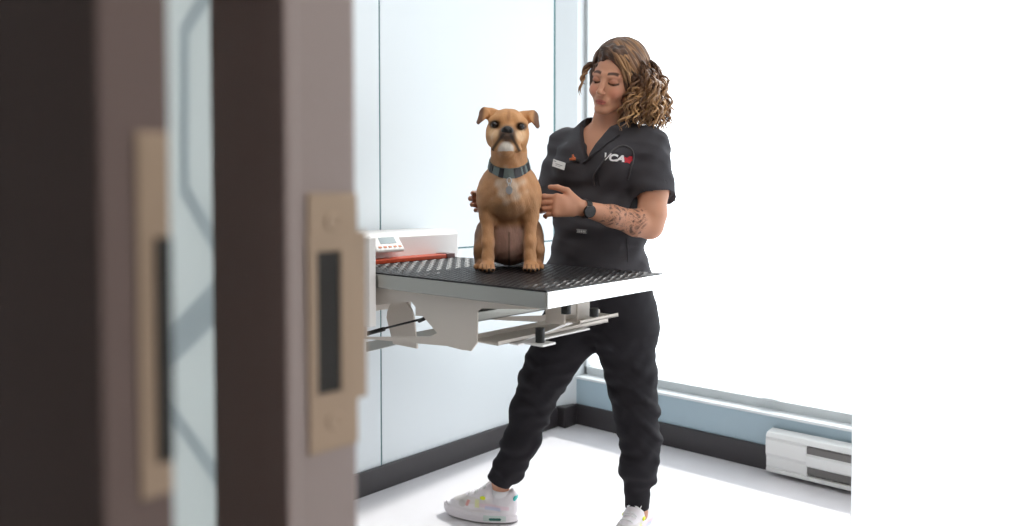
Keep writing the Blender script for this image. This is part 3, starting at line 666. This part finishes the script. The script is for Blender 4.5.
# ---- scrub top
def scrub():
    g = SDF((-.02, 2.42, .80), (.62, 3.02, 1.46), .0034)
    torso(g, .0135)
    nb = P(604, 140, 2.78)
    g.cone(nb+B@np.array((.05, 0, -.03)), LS+np.array((0, 0, -.006)), .054, .066, .05); g.cone(nb+B@np.array((-.05, 0, -.03)), RS, .050, .056, .05)
    g.cone(nb+B@np.array((-.04, .01, .0)), nb+B@np.array((.04, .01, .0)), .058, .058, .04)
    g.cone(LS, P(655, 205, 2.62), .066, .072, .03); g.cone(RS, P(549.5, 196, 2.81), .058, .058, .03)
    # flared hem
    hc = P(599, 276, 2.75); g.cone(P(599, 240, 2.75), P(594, 292, 2.75), .160, .198, .05, 'u', (B@np.array((0, 1., 0)), .76))
    g.warp(folds(.0056))
    # cuffs of the sleeves
    arm = P(654, 205, 2.62)-LS; arm /= np.linalg.norm(arm)
    def cutsleeve(p, n, c, r):     # cut only inside a ball around the sleeve
        p, n, c = map(np.array, (p, n, c)); n = n/np.linalg.norm(n)
        g.apply(lambda X, Y, Z: np.maximum(-((X-p[0])*n[0]+(Y-p[1])*n[1]+(Z-p[2])*n[2]), np.sqrt((X-c[0])**2+(Y-c[1])**2+(Z-c[2])**2)-r), c-r, c+r, .003, 's')
    cutsleeve(P(653, 195, 2.62), (.02, -.35, -1), P(657, 214, 2.60), .088)
    cutsleeve(P(543, 182, 2.84), (-.45, 0, -1), P(540, 203, 2.86), .075)
    g.cone(P(653, 190, 2.62), P(652, 214, 2.605), .057, .057, .003, 's')
    # V neck, carved through the front only; and the neck opening
    vz = float(P(585, 161, 2.66)[2]); zt = vz+.15
    def vee(X, Y, Z):
        x, y, z = X-TC[0], Y-TC[1], Z; bx = B[0][0]*x+B[1][0]*y; by = B[0][1]*x+B[1][1]*y
        wd = (z-vz)*.50; return np.maximum(np.maximum((np.abs(bx+.004)-wd)*.88, by+.035), z-vz-.4)
    g.apply(vee, TC+np.array((-.25, -.25, -.05)), TC+np.array((.25, .25, .3)), .003, 's')
    g.cone(nb+np.array((0, 0, -.0)), P(609, 118, 2.74), .070, .075, .004, 's')
    g.cut((0, 0, .868), (0, 0, -1))
    g.ell(P(598, 266, 2.75), (.165, .118, .06), B, .003, 's') if False else None
    return mesh_from([g.raw()], 'scrub_top', m_scrub, pr, BO)
st = scrub()
st['label'] = 'short-sleeved charcoal V-neck scrub top'
def bvh(o):
    me = o.data; return BVHTree.FromPolygons([tuple(v.co) for v in me.vertices], [tuple(p.vertices) for p in me.polygons])
BV = bvh(st); FW = B@np.array((0, -1., 0))
def onto(p, off=.002, dirn=None):       # nearest cloth surface met when coming from the front of the body
    dirn = FW if dirn is None else dirn; p = np.array(p)-BO
    hit, nn, _, _ = BV.ray_cast(Vector(p+dirn*.4), Vector(-dirn), .8)
    if hit is None: hit, nn, _, _ = BV.find_nearest(Vector(p))
    return np.array(hit)+np.array(nn)*off
def at(px, py): return onto(P(px, py, 2.62), 0, np.array((0, -1., 0)))   # cloth seen from ahead
# V-neck band
mb = MB(); vz = (585, 161)
for seq in (((585, 163), (587, 150), (589, 138), (591, 127), (595, 118)), ((585, 163), (593, 155), (602, 148), (611, 141), (620, 135))):
    pts = [at(*q)+FW*.001 for q in seq]; mb.tube(pts, .0065, 8, .6)
mb.build('neck_band', mat('band_cloth', lin(48, 46, 50), .8), st, smooth=True)
# chest pocket seams and hem seam lines
m_seam = mat('seam', lin(38, 37, 40), .85)
MB().tube([at(*q) for q in ((597, 170), (600, 186), (612, 190), (628, 189), (632, 172))], .0012, 6).build('pocket_seam', m_seam, st)
mb = MB().tube([at(*q) for q in ((626, 238), (627, 250), (627, 262))], .0014, 6); mb.build('hem_seam', m_seam, st)
# cord loop over the chest
mb = MB(); seq = [(596, 186), (595, 176), (601, 165), (609, 154), (616, 148), (624, 146), (631, 150), (633, 158), (630, 170), (628, 180)]
pts = [at(*q)+FW*.004 for q in seq]
pp = []
for i in range(len(pts)-1):
    for t in (0, .25, .5, .75):
        p0 = pts[max(i-1, 0)]; p1 = pts[i]; p2 = pts[i+1]; p3 = pts[min(i+2, len(pts)-1)]
        pp.append(.5*((2*p1)+(-p0+p2)*t+(2*p0-5*p1+4*p2-p3)*t*t+(-p0+3*p1-3*p2+p3)*t**3))
mb.tube(pp+[pts[-1]], .0028, 8); mb.build('lanyard_cord', mat('cord_grey', lin(70, 68, 70), .45), st, smooth=True)
def text_on(txt, px, py, hgt, wdt, m, name, parent, slope_deg, shear=.25, font_bold=.03):
    cu = bpy.data.curves.new('t', 'FONT'); cu.body = txt; cu.size = 1; cu.align_x = 'CENTER'; cu.align_y = 'CENTER'; cu.extrude = .0; cu.offset = font_bold; cu.shear = shear
    o = bpy.data.objects.new('t', cu); C.objects.link(o); dg = bpy.context.evaluated_depsgraph_get(); me = bpy.data.meshes.new_from_object(o.evaluated_get(dg)); bpy.data.objects.remove(o)
    co = np.array([v.co[:] for v in me.vertices]); ext = co.max(0)-co.min(0)
    c0 = P(px, py, 2.64); a = math.radians(slope_deg); X = B@np.array((1., 0, 0))
    for v in me.vertices:
        q = np.array(v.co); u = q[0]*wdt/ext[0]; w_ = q[1]*hgt/ext[1]
        p = c0+X*(u*math.cos(a)-w_*math.sin(a))+np.array((0, 0, 1.))*(u*math.sin(a)+w_*math.cos(a))
        v.co = onto(p, .0022)
    o = link(name, me, m, parent); return o
# shift the anchor so that the text, pushed back along the body's front, meets the cloth at the wanted place
m_thr = mat('thread_white', (.85, .85, .85), .6); m_red = mat('thread_red', lin(190, 30, 45), .6)
a = at(611, 158)+BO
def anchor_px(px, py):
    return at(px, py)+BO
def text_at(txt, px, py, hgt, wdt, m, name, parent, slope_deg=0, shear=.25, bold=.05):
    p = anchor_px(px, py); global P_over
    cu = bpy.data.curves.new('t', 'FONT'); cu.body = txt; cu.size = 1; cu.align_x = 'CENTER'; cu.align_y = 'CENTER'; cu.offset = bold; cu.shear = shear
    o = bpy.data.objects.new('t', cu); C.objects.link(o); dg = bpy.context.evaluated_depsgraph_get(); me = bpy.data.meshes.new_from_object(o.evaluated_get(dg)); bpy.data.objects.remove(o)
    co = np.array([v.co[:] for v in me.vertices]); mid = (co.max(0)+co.min(0))/2; ext = co.max(0)-co.min(0); an = math.radians(slope_deg); X = B@np.array((1., 0, 0))
    for v in me.vertices:
        q = np.array(v.co)-mid; u = q[0]*wdt/ext[0]; w_ = q[1]*hgt/ext[1]
        v.co = onto(p+X*(u*math.cos(an)-w_*math.sin(an))+np.array((0, 0, 1.))*(u*math.sin(an)+w_*math.cos(an)), .004)
    return link(name, me, m, parent)
text_at('VCA', 612.5, 158, .023, .062, m_thr, 'logo_letters', st, -8)
p = anchor_px(627, 160); X = B@np.array((1., 0, 0)); mb = MB(); shp = [(-.010, .010), (-.003, .006), (.004, .012), (.011, .011), (.010, .003), (.014, -.002), (.006, -.006), (.004, -.014), (-.003, -.009), (-.009, -.011), (-.007, -.002), (-.012, .003)]
v = [onto(p, .0026)]+[onto(p+X*a_+np.array((0, 0, 1.))*b_, .0026) for a_, b_ in shp]; mb.add(v, [(0, 1+i, 1+(i+1) % len(shp)) for i in range(len(shp))]); mb.build('logo_mark', m_red, st)
# name badge, clip and garment label
def card(px, py, wd, ht, m, name, parent, ang, th=.0022, off=.004):
    c = at(px, py)+BO; X = B@np.array((1., 0, 0)); an = math.radians(ang); cs = []
    for u, v_ in ((-1, -1), (1, -1), (1, 1), (-1, 1)):
        u2 = u*wd/2; v2 = v_*ht/2; cs.append(onto(c+X*(u2*math.cos(an)-v2*math.sin(an))+np.array((0, 0, 1.))*(u2*math.sin(an)+v2*math.cos(an)), off))
    cs = np.array(cs); mid = cs.mean(0); e1 = (cs[1]+cs[2]-cs[0]-cs[3]); e1 /= np.linalg.norm(e1); e2 = cs[3]+cs[2]-cs[0]-cs[1]; e2 -= e1*(e1@e2); e2 /= np.linalg.norm(e2); nn = np.cross(e1, e2)
    def q(u, v_, t): return mid+e1*u+e2*v_+nn*t
    def slab(u0, u1, v0, v1, t0, t1, m_, nm, par):
        pts = [q(u, v_, t) for t in (t0, t1) for u, v_ in ((u0, v0), (u1, v0), (u1, v1), (u0, v1))]
        return MB().add(pts, [(0, 3, 2, 1), (4, 5, 6, 7), (0, 1, 5, 4), (1, 2, 6, 5), (2, 3, 7, 6), (3, 0, 4, 7)]).build(nm, m_, par, .0004)
    o = slab(-wd/2, wd/2, -ht/2, ht/2, 0, th, m, name, parent); return o, slab, th
m_bw = mat('badge_white', (.80, .80, .78), .35); m_ink = mat('badge_ink', (.12, .12, .13), .5)
o, slab, th = card(561, 164, .062, .025, m_bw, 'name_badge', st, -14, off=.010)
m_pr = mat('badge_grey', (.30, .30, .31), .5)
for q_ in ((-.016, .020, -.0015, .001), (-.016, .012, -.0065, -.005), (-.027, -.014, .0055, .0085)): slab(*q_, th, th+.0004, m_pr, 'badge_print', o)
o, slab, th = card(582.5, 231.5, .040, .014, m_ink, 'garment_label', st, -3, off=.002)
for i in range(5): slab(-.015+i*.0065, -.011+i*.0065, -.003, .003, th, th+.0004, m_bw, 'label_letter', o)
slab(-.0185, .0185, .0045, .0055, th, th+.0004, m_bw, 'label_border', o); slab(-.0185, .0185, -.0055, -.0045, th, th+.0004, m_bw, 'label_border', o)
c = at(577, 160); mb = MB(); mb.tube([c+FW*.006+np.array((-.012, 0, .010)), c+FW*.010+np.array((.0, 0, .004)), c+FW*.008+np.array((.016, 0, -.004))], [.006, .008, .005], 8); mb.build('clip', m_rub, st, smooth=True)
mb = MB(); mb.tube([c+FW*.014+np.array((-.014, 0, .004)), c+FW*.016+np.array((.008, 0, .006))], [.004, .006], 8).tube([c+FW*.015+np.array((.0, 0, .004)), c+FW*.015+np.array((-.002, 0, .020))], [.005, .003], 8); mb.build('clip_charm', mat('charm_orange', lin(190, 95, 45), .4), st, smooth=True)
# watch on the left wrist
ax = (LW-LE); ax /= np.linalg.norm(ax); wc = LW-ax*.012; s1 = np.cross(ax, (0, 0, 1)); s1 /= np.linalg.norm(s1); s2 = np.cross(ax, s1)
mb = MB(); v = []; n = 40
for i in range(n):
    a = 2*math.pi*i/n
    for r_, t_ in ((.0275, -.009), (.031, -.009), (.031, .009), (.0275, .009)): v.append(wc+ax*t_+s1*math.cos(a)*r_+s2*math.sin(a)*r_)
mb.add(v, [(i*4+k, ((i+1) % n)*4+k, ((i+1) % n)*4+(k+1) % 4, i*4+(k+1) % 4) for i in range(n) for k in range(4)])
wt = mb.build('wrist_watch', m_rub, pr, off=BO); wt['label'] = 'black smartwatch on the left wrist'
fd = np.array((.10, -1, -.15)); fd -= ax*(fd@ax); fd /= np.linalg.norm(fd); e1 = ax; e2 = np.cross(fd, ax)
mb = MB(); v = []; n = 28
for t_, r_ in ((.027, .019), (.036, .0205), (.0385, .018)): v += [wc+fd*t_+(e1*math.cos(2*math.pi*i/n)+e2*math.sin(2*math.pi*i/n))*r_ for i in range(n)]
f = [(k*n+i, k*n+(i+1) % n, (k+1)*n+(i+1) % n, (k+1)*n+i) for k in range(2) for i in range(n)]+[tuple(range(2*n, 3*n)), tuple(range(n))[::-1]]
mb.add(v, f).build('watch_face', mat('watch_glass', (.006, .006, .008), .12), wt, off=BO)

# ---- trousers
def pants():
    g = SDF((-.20, 2.40, .08), (.62, 3.05, .98), .0042)
    g.ell(P(600, 283, 2.76), (.166, .116, .12), B, .04)
    for ch in LEGS: g.chain([(P(x, y, d), R(r, d)) for x, y, r, d in ch], .022)
    g.ell(P(640, 318, 2.73), (.055, .06, .07), None, .04)
    def fn(X, Y, Z):
        a = np.sin(Z*62+X*34+2.4*np.sin(X*21+Z*9)+Y*10); b = np.sin(Z*118-X*60+2.0*np.sin(X*33+Z*25)); m = np.clip((.85-Z)*2.6, .3, 1)
        return -m*(.0055*np.maximum(a, -.2)+.0022*b)
    g.warp(fn)
    a0, a1 = P(511, 464, 2.725), P(500, 484, 2.72); g.cone(P(505, 474, 2.723), P(500.5, 482, 2.72), .040, .037, .006); g.cone(P(637.5, 494, 2.60), P(637, 505, 2.60), .042, .040, .006)
    n1 = (a1-a0); n1[1] = 0
    g.apply(lambda X, Y, Z: np.maximum(-((X-a1[0])*(-.42)+(Z-a1[2])*(-.9)), Z-.4), (-.3, 2.4, .0), (.12, 3, .35), .002, 's')
    zb = float(P(637, 508, 2.60)[2])
    g.apply(lambda X, Y, Z: np.maximum(Z-zb+0*X, .2-X), (.2, 2.3, .0), (.6, 3, zb), .002, 's')
    return mesh_from([g.raw()], 'trousers', mat('trouser_cloth', lin(36, 34, 38), .8, bump=.12, scale=380, spec=.2), pr, BO)
pants()
mb = MB()
for x, s_ in ((648, 1),):
    pass
# ---- sneakers
m_sh = mat('sneaker', (.9, .9, .9), .45, attr=True, bump=.05, scale=300)
def shoe_mesh():
    g = SDF((-.10, -.07, -.005), (.21, .07, .14), .0022)
    # sole outline: toe at +x
    def sole(zlo, zhi, grow):
        def fn(X, Y, Z):
            w_ = .036+.012*np.sin(np.clip((X+.08)/.27, 0, 1)*math.pi*1.05-.25)+.004*np.sin((X+.02)*26); yc = .004*np.sin((X+.05)*14)
            ex = np.maximum(np.abs(X-.055)-.085, 0); r_ = np.sqrt((ex*.58)**2+(Y-yc)**2)-w_-grow
            zc_ = (zlo+zhi)/2+np.clip(X-.12, 0, 1)**2*2.2; return np.maximum(r_, np.abs(Z-zc_)-(zhi-zlo)/2)
        g.apply(fn, (-.1, -.07, 0), (.21, .07, .06), .004)
    sole(.0, .024, .002); sole(.020, .034, -.003)
    g.ell((.112, 0, .034), (.074, .039, .028), rot('Y', 8), .012)
    g.chain([((.145, 0, .034), .024), ((.09, 0, .052), .028), ((.035, 0, .078), .027), ((.014, 0, .108), .017)], .02, ((0, 1, 0), 1.18))
    g.ell((-.032, 0, .055), (.048, .038, .048), None, .015); g.ell((.03, 0, .045), (.085, .036, .032), None, .012); g.cone((-.055, 0, .06), (-.064, 0, .092), .026, .018, .01, 'u', ((0, 1, 0), 1.2))
    g.cone((-.02, 0, .088), (-.026, 0, .14), .027, .034, .006, 's')
    def col(V):
        x, y, z = V.T; c = np.tile(np.array(lin(238, 232, 236)), (len(V), 1))
        c = mixc(c, lin(225, 218, 214), .8*sm(.0, .02, x)*(z > .055)*(z < .075)); c = mixc(c, lin(235, 205, 215), .7*(1-sm(.004, .009, np.abs(z-.052-.15*(x-.0)**1*.1)))*(x < .06)*(x > -.06))
        c = mixc(c, lin(230, 140, 130), .75*(1-sm(.004, .008, np.abs(x-.098+.4*(z-.05))))*(z > .047)*(z < .066))
        c = mixc(c, lin(205, 200, 195), .8*(1-sm(.012, .018, np.sqrt((x-.118)**2+((z-.052)*1.4)**2)))*(z > .042))
        c = mixc(c, lin(225, 228, 150), .7*(1-sm(.006, .010, np.abs(x-.06)))*(z > .044)*(z < .07)); c = mixc(c, lin(195, 205, 235), .6*(1-sm(.004, .007, np.abs(z-.046)))*(x < .03)*(x > -.03))
        c = mixc(c, lin(205, 222, 215), .8*(z < .026)*(z > .008)*(x < .03)*(x > -.05)); c = mixc(c, lin(70, 60, 62), .85*(z < .0045)*np.ones(len(V)))
        return c
    return g.raw(), col
(sv, sq), scol = shoe_mesh()
shoe_me = mesh_from([(sv, sq)], 'sneaker', m_sh, None, np.zeros(3), scol); base_me = shoe_me.data; bpy.data.objects.remove(shoe_me)
sbv = BVHTree.FromPolygons([tuple(v.co) for v in base_me.vertices], [tuple(p.vertices) for p in base_me.polygons])
m_lace = mat('lace_white', (.85, .84, .85), .6); m_tealp = mat('heel_teal', lin(60, 185, 180), .35); m_yel = mat('tab_yellow', lin(225, 235, 40), .4); m_air = mat('air_window', lin(70, 125, 115), .2); m_sock = mat('sock_white', (.84, .82, .84), .8, bump=.2, scale=500)
for i, (pos, ang, sh) in enumerate(((P(496, 520, 2.745), 180-18, 0), (P(638, 541, 2.60), 180+58, 0))):
    o = bpy.data.objects.new('sneaker', base_me if i == 0 else base_me.copy()); C.objects.link(o); o.parent = pr
    o.location = Vector((pos[0]-BO[0], pos[1]-BO[1], .002)); o.rotation_euler = (0, 0, math.radians(ang)); o.scale = (.96, .95, 1.04); o['label'] = 'white sneaker with pastel and teal accents'
    def top(x, y, off=.002):
        hit, nn, _, _ = sbv.ray_cast(Vector((x, y, .2)), Vector((0, 0, -1))); return np.array(hit)+np.array(nn)*off
    mb = MB()
    for k, x in enumerate((.092, .076, .060, .044, .028)):
        sg = 1 if k % 2 else -1; mb.tube([top(x-.004*sg, yy, .0018) for yy in np.linspace(-.022, .022, 7)], .0026, 6)
    for s in (-1, 1): mb.tube([(.018, 0, .118), (.022, s*.015, .128), (.03, s*.026, .118), (.036, s*.022, .104)], .0022, 6)
    mb.build('laces', m_lace, o, smooth=True)
    for s in (-1, 1):
        q = []
        for xx, zz in ((-.03, .011), (.006, .011), (.010, .015), (.006, .019), (-.03, .019), (-.034, .015)):
            hit, nn, _, _ = sbv.ray_cast(Vector((xx, s*.1, zz)), Vector((0, -s, 0))); q.append(np.array(hit)+np.array(nn)*.0008)
        b = MB().add(q, [tuple(range(6))]).build('air_window', m_air, o); sl = b.modifiers.new('t', 'SOLIDIFY'); sl.thickness = .0015
        hit, nn, _, _ = sbv.ray_cast(Vector((.038, s*.1, .078)), Vector((0, -s, 0))); MB().sphere(np.array(hit) if hit else (.038, s*.03, .078), (.011, .004, .0065), None, 8).build('lace_tab', m_yel, o, smooth=True)
    MB().sphere((-.074, 0, .080), (.008, .022, .015), rot('Y', -12), 10).build('heel_tab', m_tealp, o, smooth=True)
    MB().tube([(-.020, 0, .070), (-.021, 0, .088), (-.022, 0, .104 if i == 0 else .098)], [.028, .0345, .0355], 20).build('sock', m_sock, o, smooth=True)

# ---- hair
def hair():
    parts = []
    g = SDF(HO-np.array((.17, .17, .16)), HO+np.array((.17, .17, .17)), .0032)
    g.ell(h(.006, .022, .044), (.086, .096, .090), HM, .02)
    g.ell(h(.004, -.046, .094), (.050, .036, .026), HM, .02)
    for s in (-1, 1): g.ell(h(s*.066, .010, -.005), (.026, .050, .062), HM, .03)
    g.ell(h(.0, .060, -.03), (.075, .055, .09), HM, .03)
    g.ell(h(-.004, -.092, -.030), (.062, .075, .106), HM, .008, 's')      # face left free
    g.warp(lambda X, Y, Z: .0022*np.sin(X*210+Z*90+3*np.sin(Z*40))+.0015*np.sin(Y*260+Z*130))
    V, Q = g.raw(); n0 = len(V)
    quads = [Q]; verts = [V]; cols = []
    L = (V-HO)@HM; dark = np.array(lin(64, 46, 37)); gold = np.array(lin(218, 172, 120)); midc = np.array(lin(136, 96, 66))
    st_ = .5+.5*np.sin(L[:, 0]*170+2*np.sin(L[:, 1]*60)); c = dark*(1-.35*st_[:, None])+midc*.35*st_[:, None]; c = mixc(c, midc, .5*sm(.02, -.08, L[:, 2])); cols.append(c); off = n0
    def lock(p0, p1, p2, p3, rad, hel, turns, seg, ph, lt, wav=0):
        nonlocal off
        t = np.linspace(0, 1, seg)[:, None]; p = (1-t)**3*p0+3*(1-t)**2*t*p1+3*(1-t)*t*t*p2+t**3*p3
        tan = np.gradient(p, axis=0); tan /= np.linalg.norm(tan, axis=1)[:, None]+1e-9
        a = np.cross(tan, (.3, .9, .2)); a /= np.linalg.norm(a, axis=1)[:, None]+1e-9; b = np.cross(tan, a)
        amp = hel*sm(.05, .45, t)*(1-.3*t); an = ph+turns*2*math.pi*t**1.15
        p = p+amp*(np.cos(an)*a+np.sin(an)*b)
        tan = np.gradient(p, axis=0); tan /= np.linalg.norm(tan, axis=1)[:, None]+1e-9
        a = np.cross(tan, (.2, .3, .95)); a /= np.linalg.norm(a, axis=1)[:, None]+1e-9; b = np.cross(tan, a)
        rr = rad*(.75+.35*np.sin(np.clip(t*1.1, 0, 1)*math.pi))*sm(1.03, .8, t)+.0004; ns = 7; vs = []
        for k in range(ns):
            q = 2*math.pi*k/ns; gr = 1+.22*math.cos(3*q+ph); vs.append(p+rr*gr*(math.cos(q)*a*1.25+math.sin(q)*b*.75))
        v = np.stack(vs, 1).reshape(-1, 3); i = np.arange(seg-1)[:, None]; k = np.arange(ns)[None]; k2 = (k+1) % ns
        q = np.stack([i*ns+k, i*ns+k2, (i+1)*ns+k2, (i+1)*ns+k], -1).reshape(-1, 4)+off; quads.append(q); verts.append(v); off += len(v)
        tt = np.repeat(t[:, 0], ns); hue = lt+.12*np.tile(np.cos(np.arange(ns)*1.8), seg)
        cc = mixc(np.tile(dark, (len(v), 1)), midc, np.clip(sm(0, .5, tt)*(.35+hue*.65), 0, 1)); cc = mixc(cc, gold, sm(.25, .85, tt)*np.clip(hue, 0, 1)); cols.append(cc)
    rs = np.random.RandomState(5)
    # mass of curls on her left (right side of the view) and behind
    for i in range(270):
        u = rs.rand(); ang = rs.uniform(-.35, 2.6)      # around the head from the left temple to the back
        dirv = np.array((math.cos(ang), math.sin(ang), 0)); zr = rs.uniform(-.03, .085)
        rz = math.sqrt(max(.05, 1-((zr-.03)/.095)**2)); p0 = h(dirv[0]*.078*rz, .018+dirv[1]*.092*rz, zr)
        Lg = rs.uniform(.07, .215); outw = rs.uniform(.010, .085)*(.5+.5*min(1, Lg/.15))
        wd = HM@dirv; drop = np.array((0, 0, -1.)); p3 = h(dirv[0]*.075, .02+dirv[1]*.085, zr*.45)+wd*outw+drop*Lg+np.array((.012, 0, 0))
        zmin = float(P(640, 134, 2.7)[2]); p3[2] = max(p3[2], zmin+rs.uniform(0, .03))
        p1 = p0+wd*(outw+.018)+np.array((0, 0, .004)); p2 = p3+np.array((0, 0, Lg*.45))+wd*.012
        lock(p0, p1, p2, p3, rs.uniform(.0028, .0050), rs.uniform(.007, .0135), rs.uniform(2.2, 5.0), 64, rs.uniform(0, 6.28), rs.uniform(-.3, 1.15))
    # curls falling over the front of her left shoulder
    for i in range(80):
        p0 = h(rs.uniform(.060, .080), rs.uniform(-.035, .03), rs.uniform(-.03, .05))
        e = P(rs.uniform(618, 664), rs.uniform(98, 135), rs.uniform(2.60, 2.70)); p1 = p0+np.array((.03, -.02, .0)); p2 = e+np.array((.01, 0, .05))
        lock(p0, p1, p2, e, rs.uniform(.0028, .0048), rs.uniform(.008, .0135), rs.uniform(2.2, 4.5), 60, rs.uniform(0, 6.28), rs.uniform(-.1, 1.15))
    # outer curls giving the hair its width beside the temple
    for i in range(70):
        p0 = h(rs.uniform(.050, .080), rs.uniform(-.02, .06), rs.uniform(.040, .090)); ey = rs.uniform(80, 126); e = P(rs.uniform(646, 662+12*min(1, (ey-80)/30)), ey, rs.uniform(2.65, 2.80))
        lock(p0, p0+np.array((.022, 0, .002)), e+np.array((-.002, 0, .048)), e, rs.uniform(.0030, .0052), rs.uniform(.006, .012), rs.uniform(1.8, 3.6), 56, rs.uniform(0, 6.28), rs.uniform(-.2, 1.1))
    # waves swept from the parting over the crown
    cc_ = np.array((.006, .022, .044)); rr_ = np.array((.086, .096, .090))
    def strand(pts, rad, ph, lt):
        nonlocal off
        p = np.array(pts); seg = len(p); tan = np.gradient(p, axis=0); tan /= np.linalg.norm(tan, axis=1)[:, None]+1e-9
        nr = p-h(*cc_); nr /= np.linalg.norm(nr, axis=1)[:, None]; b = np.cross(tan, nr); b /= np.linalg.norm(b, axis=1)[:, None]+1e-9
        t = np.linspace(0, 1, seg)[:, None]; rr = rad*(.6+.6*np.sin(t*math.pi)); ns = 7; vs = []
        for k in range(ns):
            q = 2*math.pi*k/ns; vs.append(p+rr*(math.cos(q)*b*1.3+math.sin(q)*nr*.8)*(1+.2*math.cos(3*q+ph)))
        v = np.stack(vs, 1).reshape(-1, 3); i_ = np.arange(seg-1)[:, None]; k = np.arange(ns)[None]; k2 = (k+1) % ns
        quads.append(np.stack([i_*ns+k, i_*ns+k2, (i_+1)*ns+k2, (i_+1)*ns+k], -1).reshape(-1, 4)+off); verts.append(v); off += len(v)
        tt = np.repeat(t[:, 0], ns); c_ = mixc(np.tile(dark, (len(v), 1)), midc, np.clip(lt+.3*tt, 0, 1)); c_ = mixc(c_, gold, np.clip(lt-.45, 0, 1)*sm(.05, .5, tt)); cols.append(c_)
    for i in range(190):
        v0 = rs.uniform(-.80, 1.6); sgn = 1 if rs.rand() < .72 else -1
        d0 = np.array((-.22+rs.uniform(-.06, .06), v0*.75, 1.)); d1 = np.array((sgn*1., v0*.75+rs.uniform(-.1, .25), rs.uniform(-.35, .15))); d0 /= np.linalg.norm(d0); d1 /= np.linalg.norm(d1)
        ph = rs.uniform(0, 6.28); lift = rs.uniform(1.03, 1.085); pts = []
        for t in np.linspace(0, 1, 26):
            d = d0*(1-t)+d1*t; d[1] -= .16*math.sin(t*math.pi)*(v0 < .3); d /= np.linalg.norm(d); wv = .028*math.sin(t*9+ph)
            sd = np.cross(d, d1-d0); sd /= np.linalg.norm(sd)+1e-9; pts.append(h(*(cc_+rr_*(d+sd*wv*(t > .0))*(lift+.03*t+.012*math.sin(t*13+ph)))))
        strand(pts, rs.uniform(.0028, .0052), ph, rs.uniform(-.1, 1.0)**1.0 if sgn > 0 else rs.uniform(0, .6))
    # front waves above the forehead
    for i in range(16):
        p0 = h(-.030, -.066+rs.uniform(-.004, .01), .100+rs.uniform(-.004, .006)); e = h(.070+rs.uniform(-.004, .008), -.048+rs.uniform(-.01, .02), rs.uniform(-.03, .03))
        lock(p0, p0+HM@np.array((.035, -.020, .016)), e+HM@np.array((.0, -.012, .045)), e, rs.uniform(.004, .006), .004, 1.6, 32, rs.uniform(0, 6.28), rs.uniform(.1, .7))
    # loose curl on the far side of her face
    for (ex, ey, r_, hl, tn) in ((583, 94, .0038, .009, 1.6), (586, 84, .0042, .010, 1.4), (589, 72, .004, .006, 1.1), (581, 96, .0026, .007, 1.9)):
        p0 = h(-.066, -.030, .052); e = P(ex, ey, 2.72); lock(p0, P(589, 62, 2.71), P(577 if ey > 80 else 582, 76, 2.72), e, r_, hl, tn, 40, ex*.7, .45)
    # right-hand side behind the face
    for i in range(34):
        ang = rs.uniform(1.9, 3.5); dirv = np.array((math.cos(ang), math.sin(ang), 0)); zr = rs.uniform(-.03, .06); p0 = h(dirv[0]*.075, .02+dirv[1]*.088, zr)
        e = p0+np.array((.02, .02, -rs.uniform(.10, .18))); e[2] = max(e[2], float(P(600, 128, 2.76)[2])); wd = HM@dirv; lock(p0, p0+wd*.022, e+np.array((0, .0, .05)), e, .005, .008, 2.2, 36, rs.uniform(0, 6.28), rs.uniform(.2, .8))
    V = np.concatenate(verts); Qs = np.concatenate(quads); cc = np.concatenate(cols)
    m_hair = mat('hair', (.2, .13, .08), .42, attr=True, bump=.3, scale=500, var=.15, spec=.5)
    o = mesh_from([(V, Qs)], 'hair', m_hair, pr, BO, lambda v: cc, 0); o['label'] = 'shoulder-length curly hair, dark brown at the roots with blond ends'
hair()
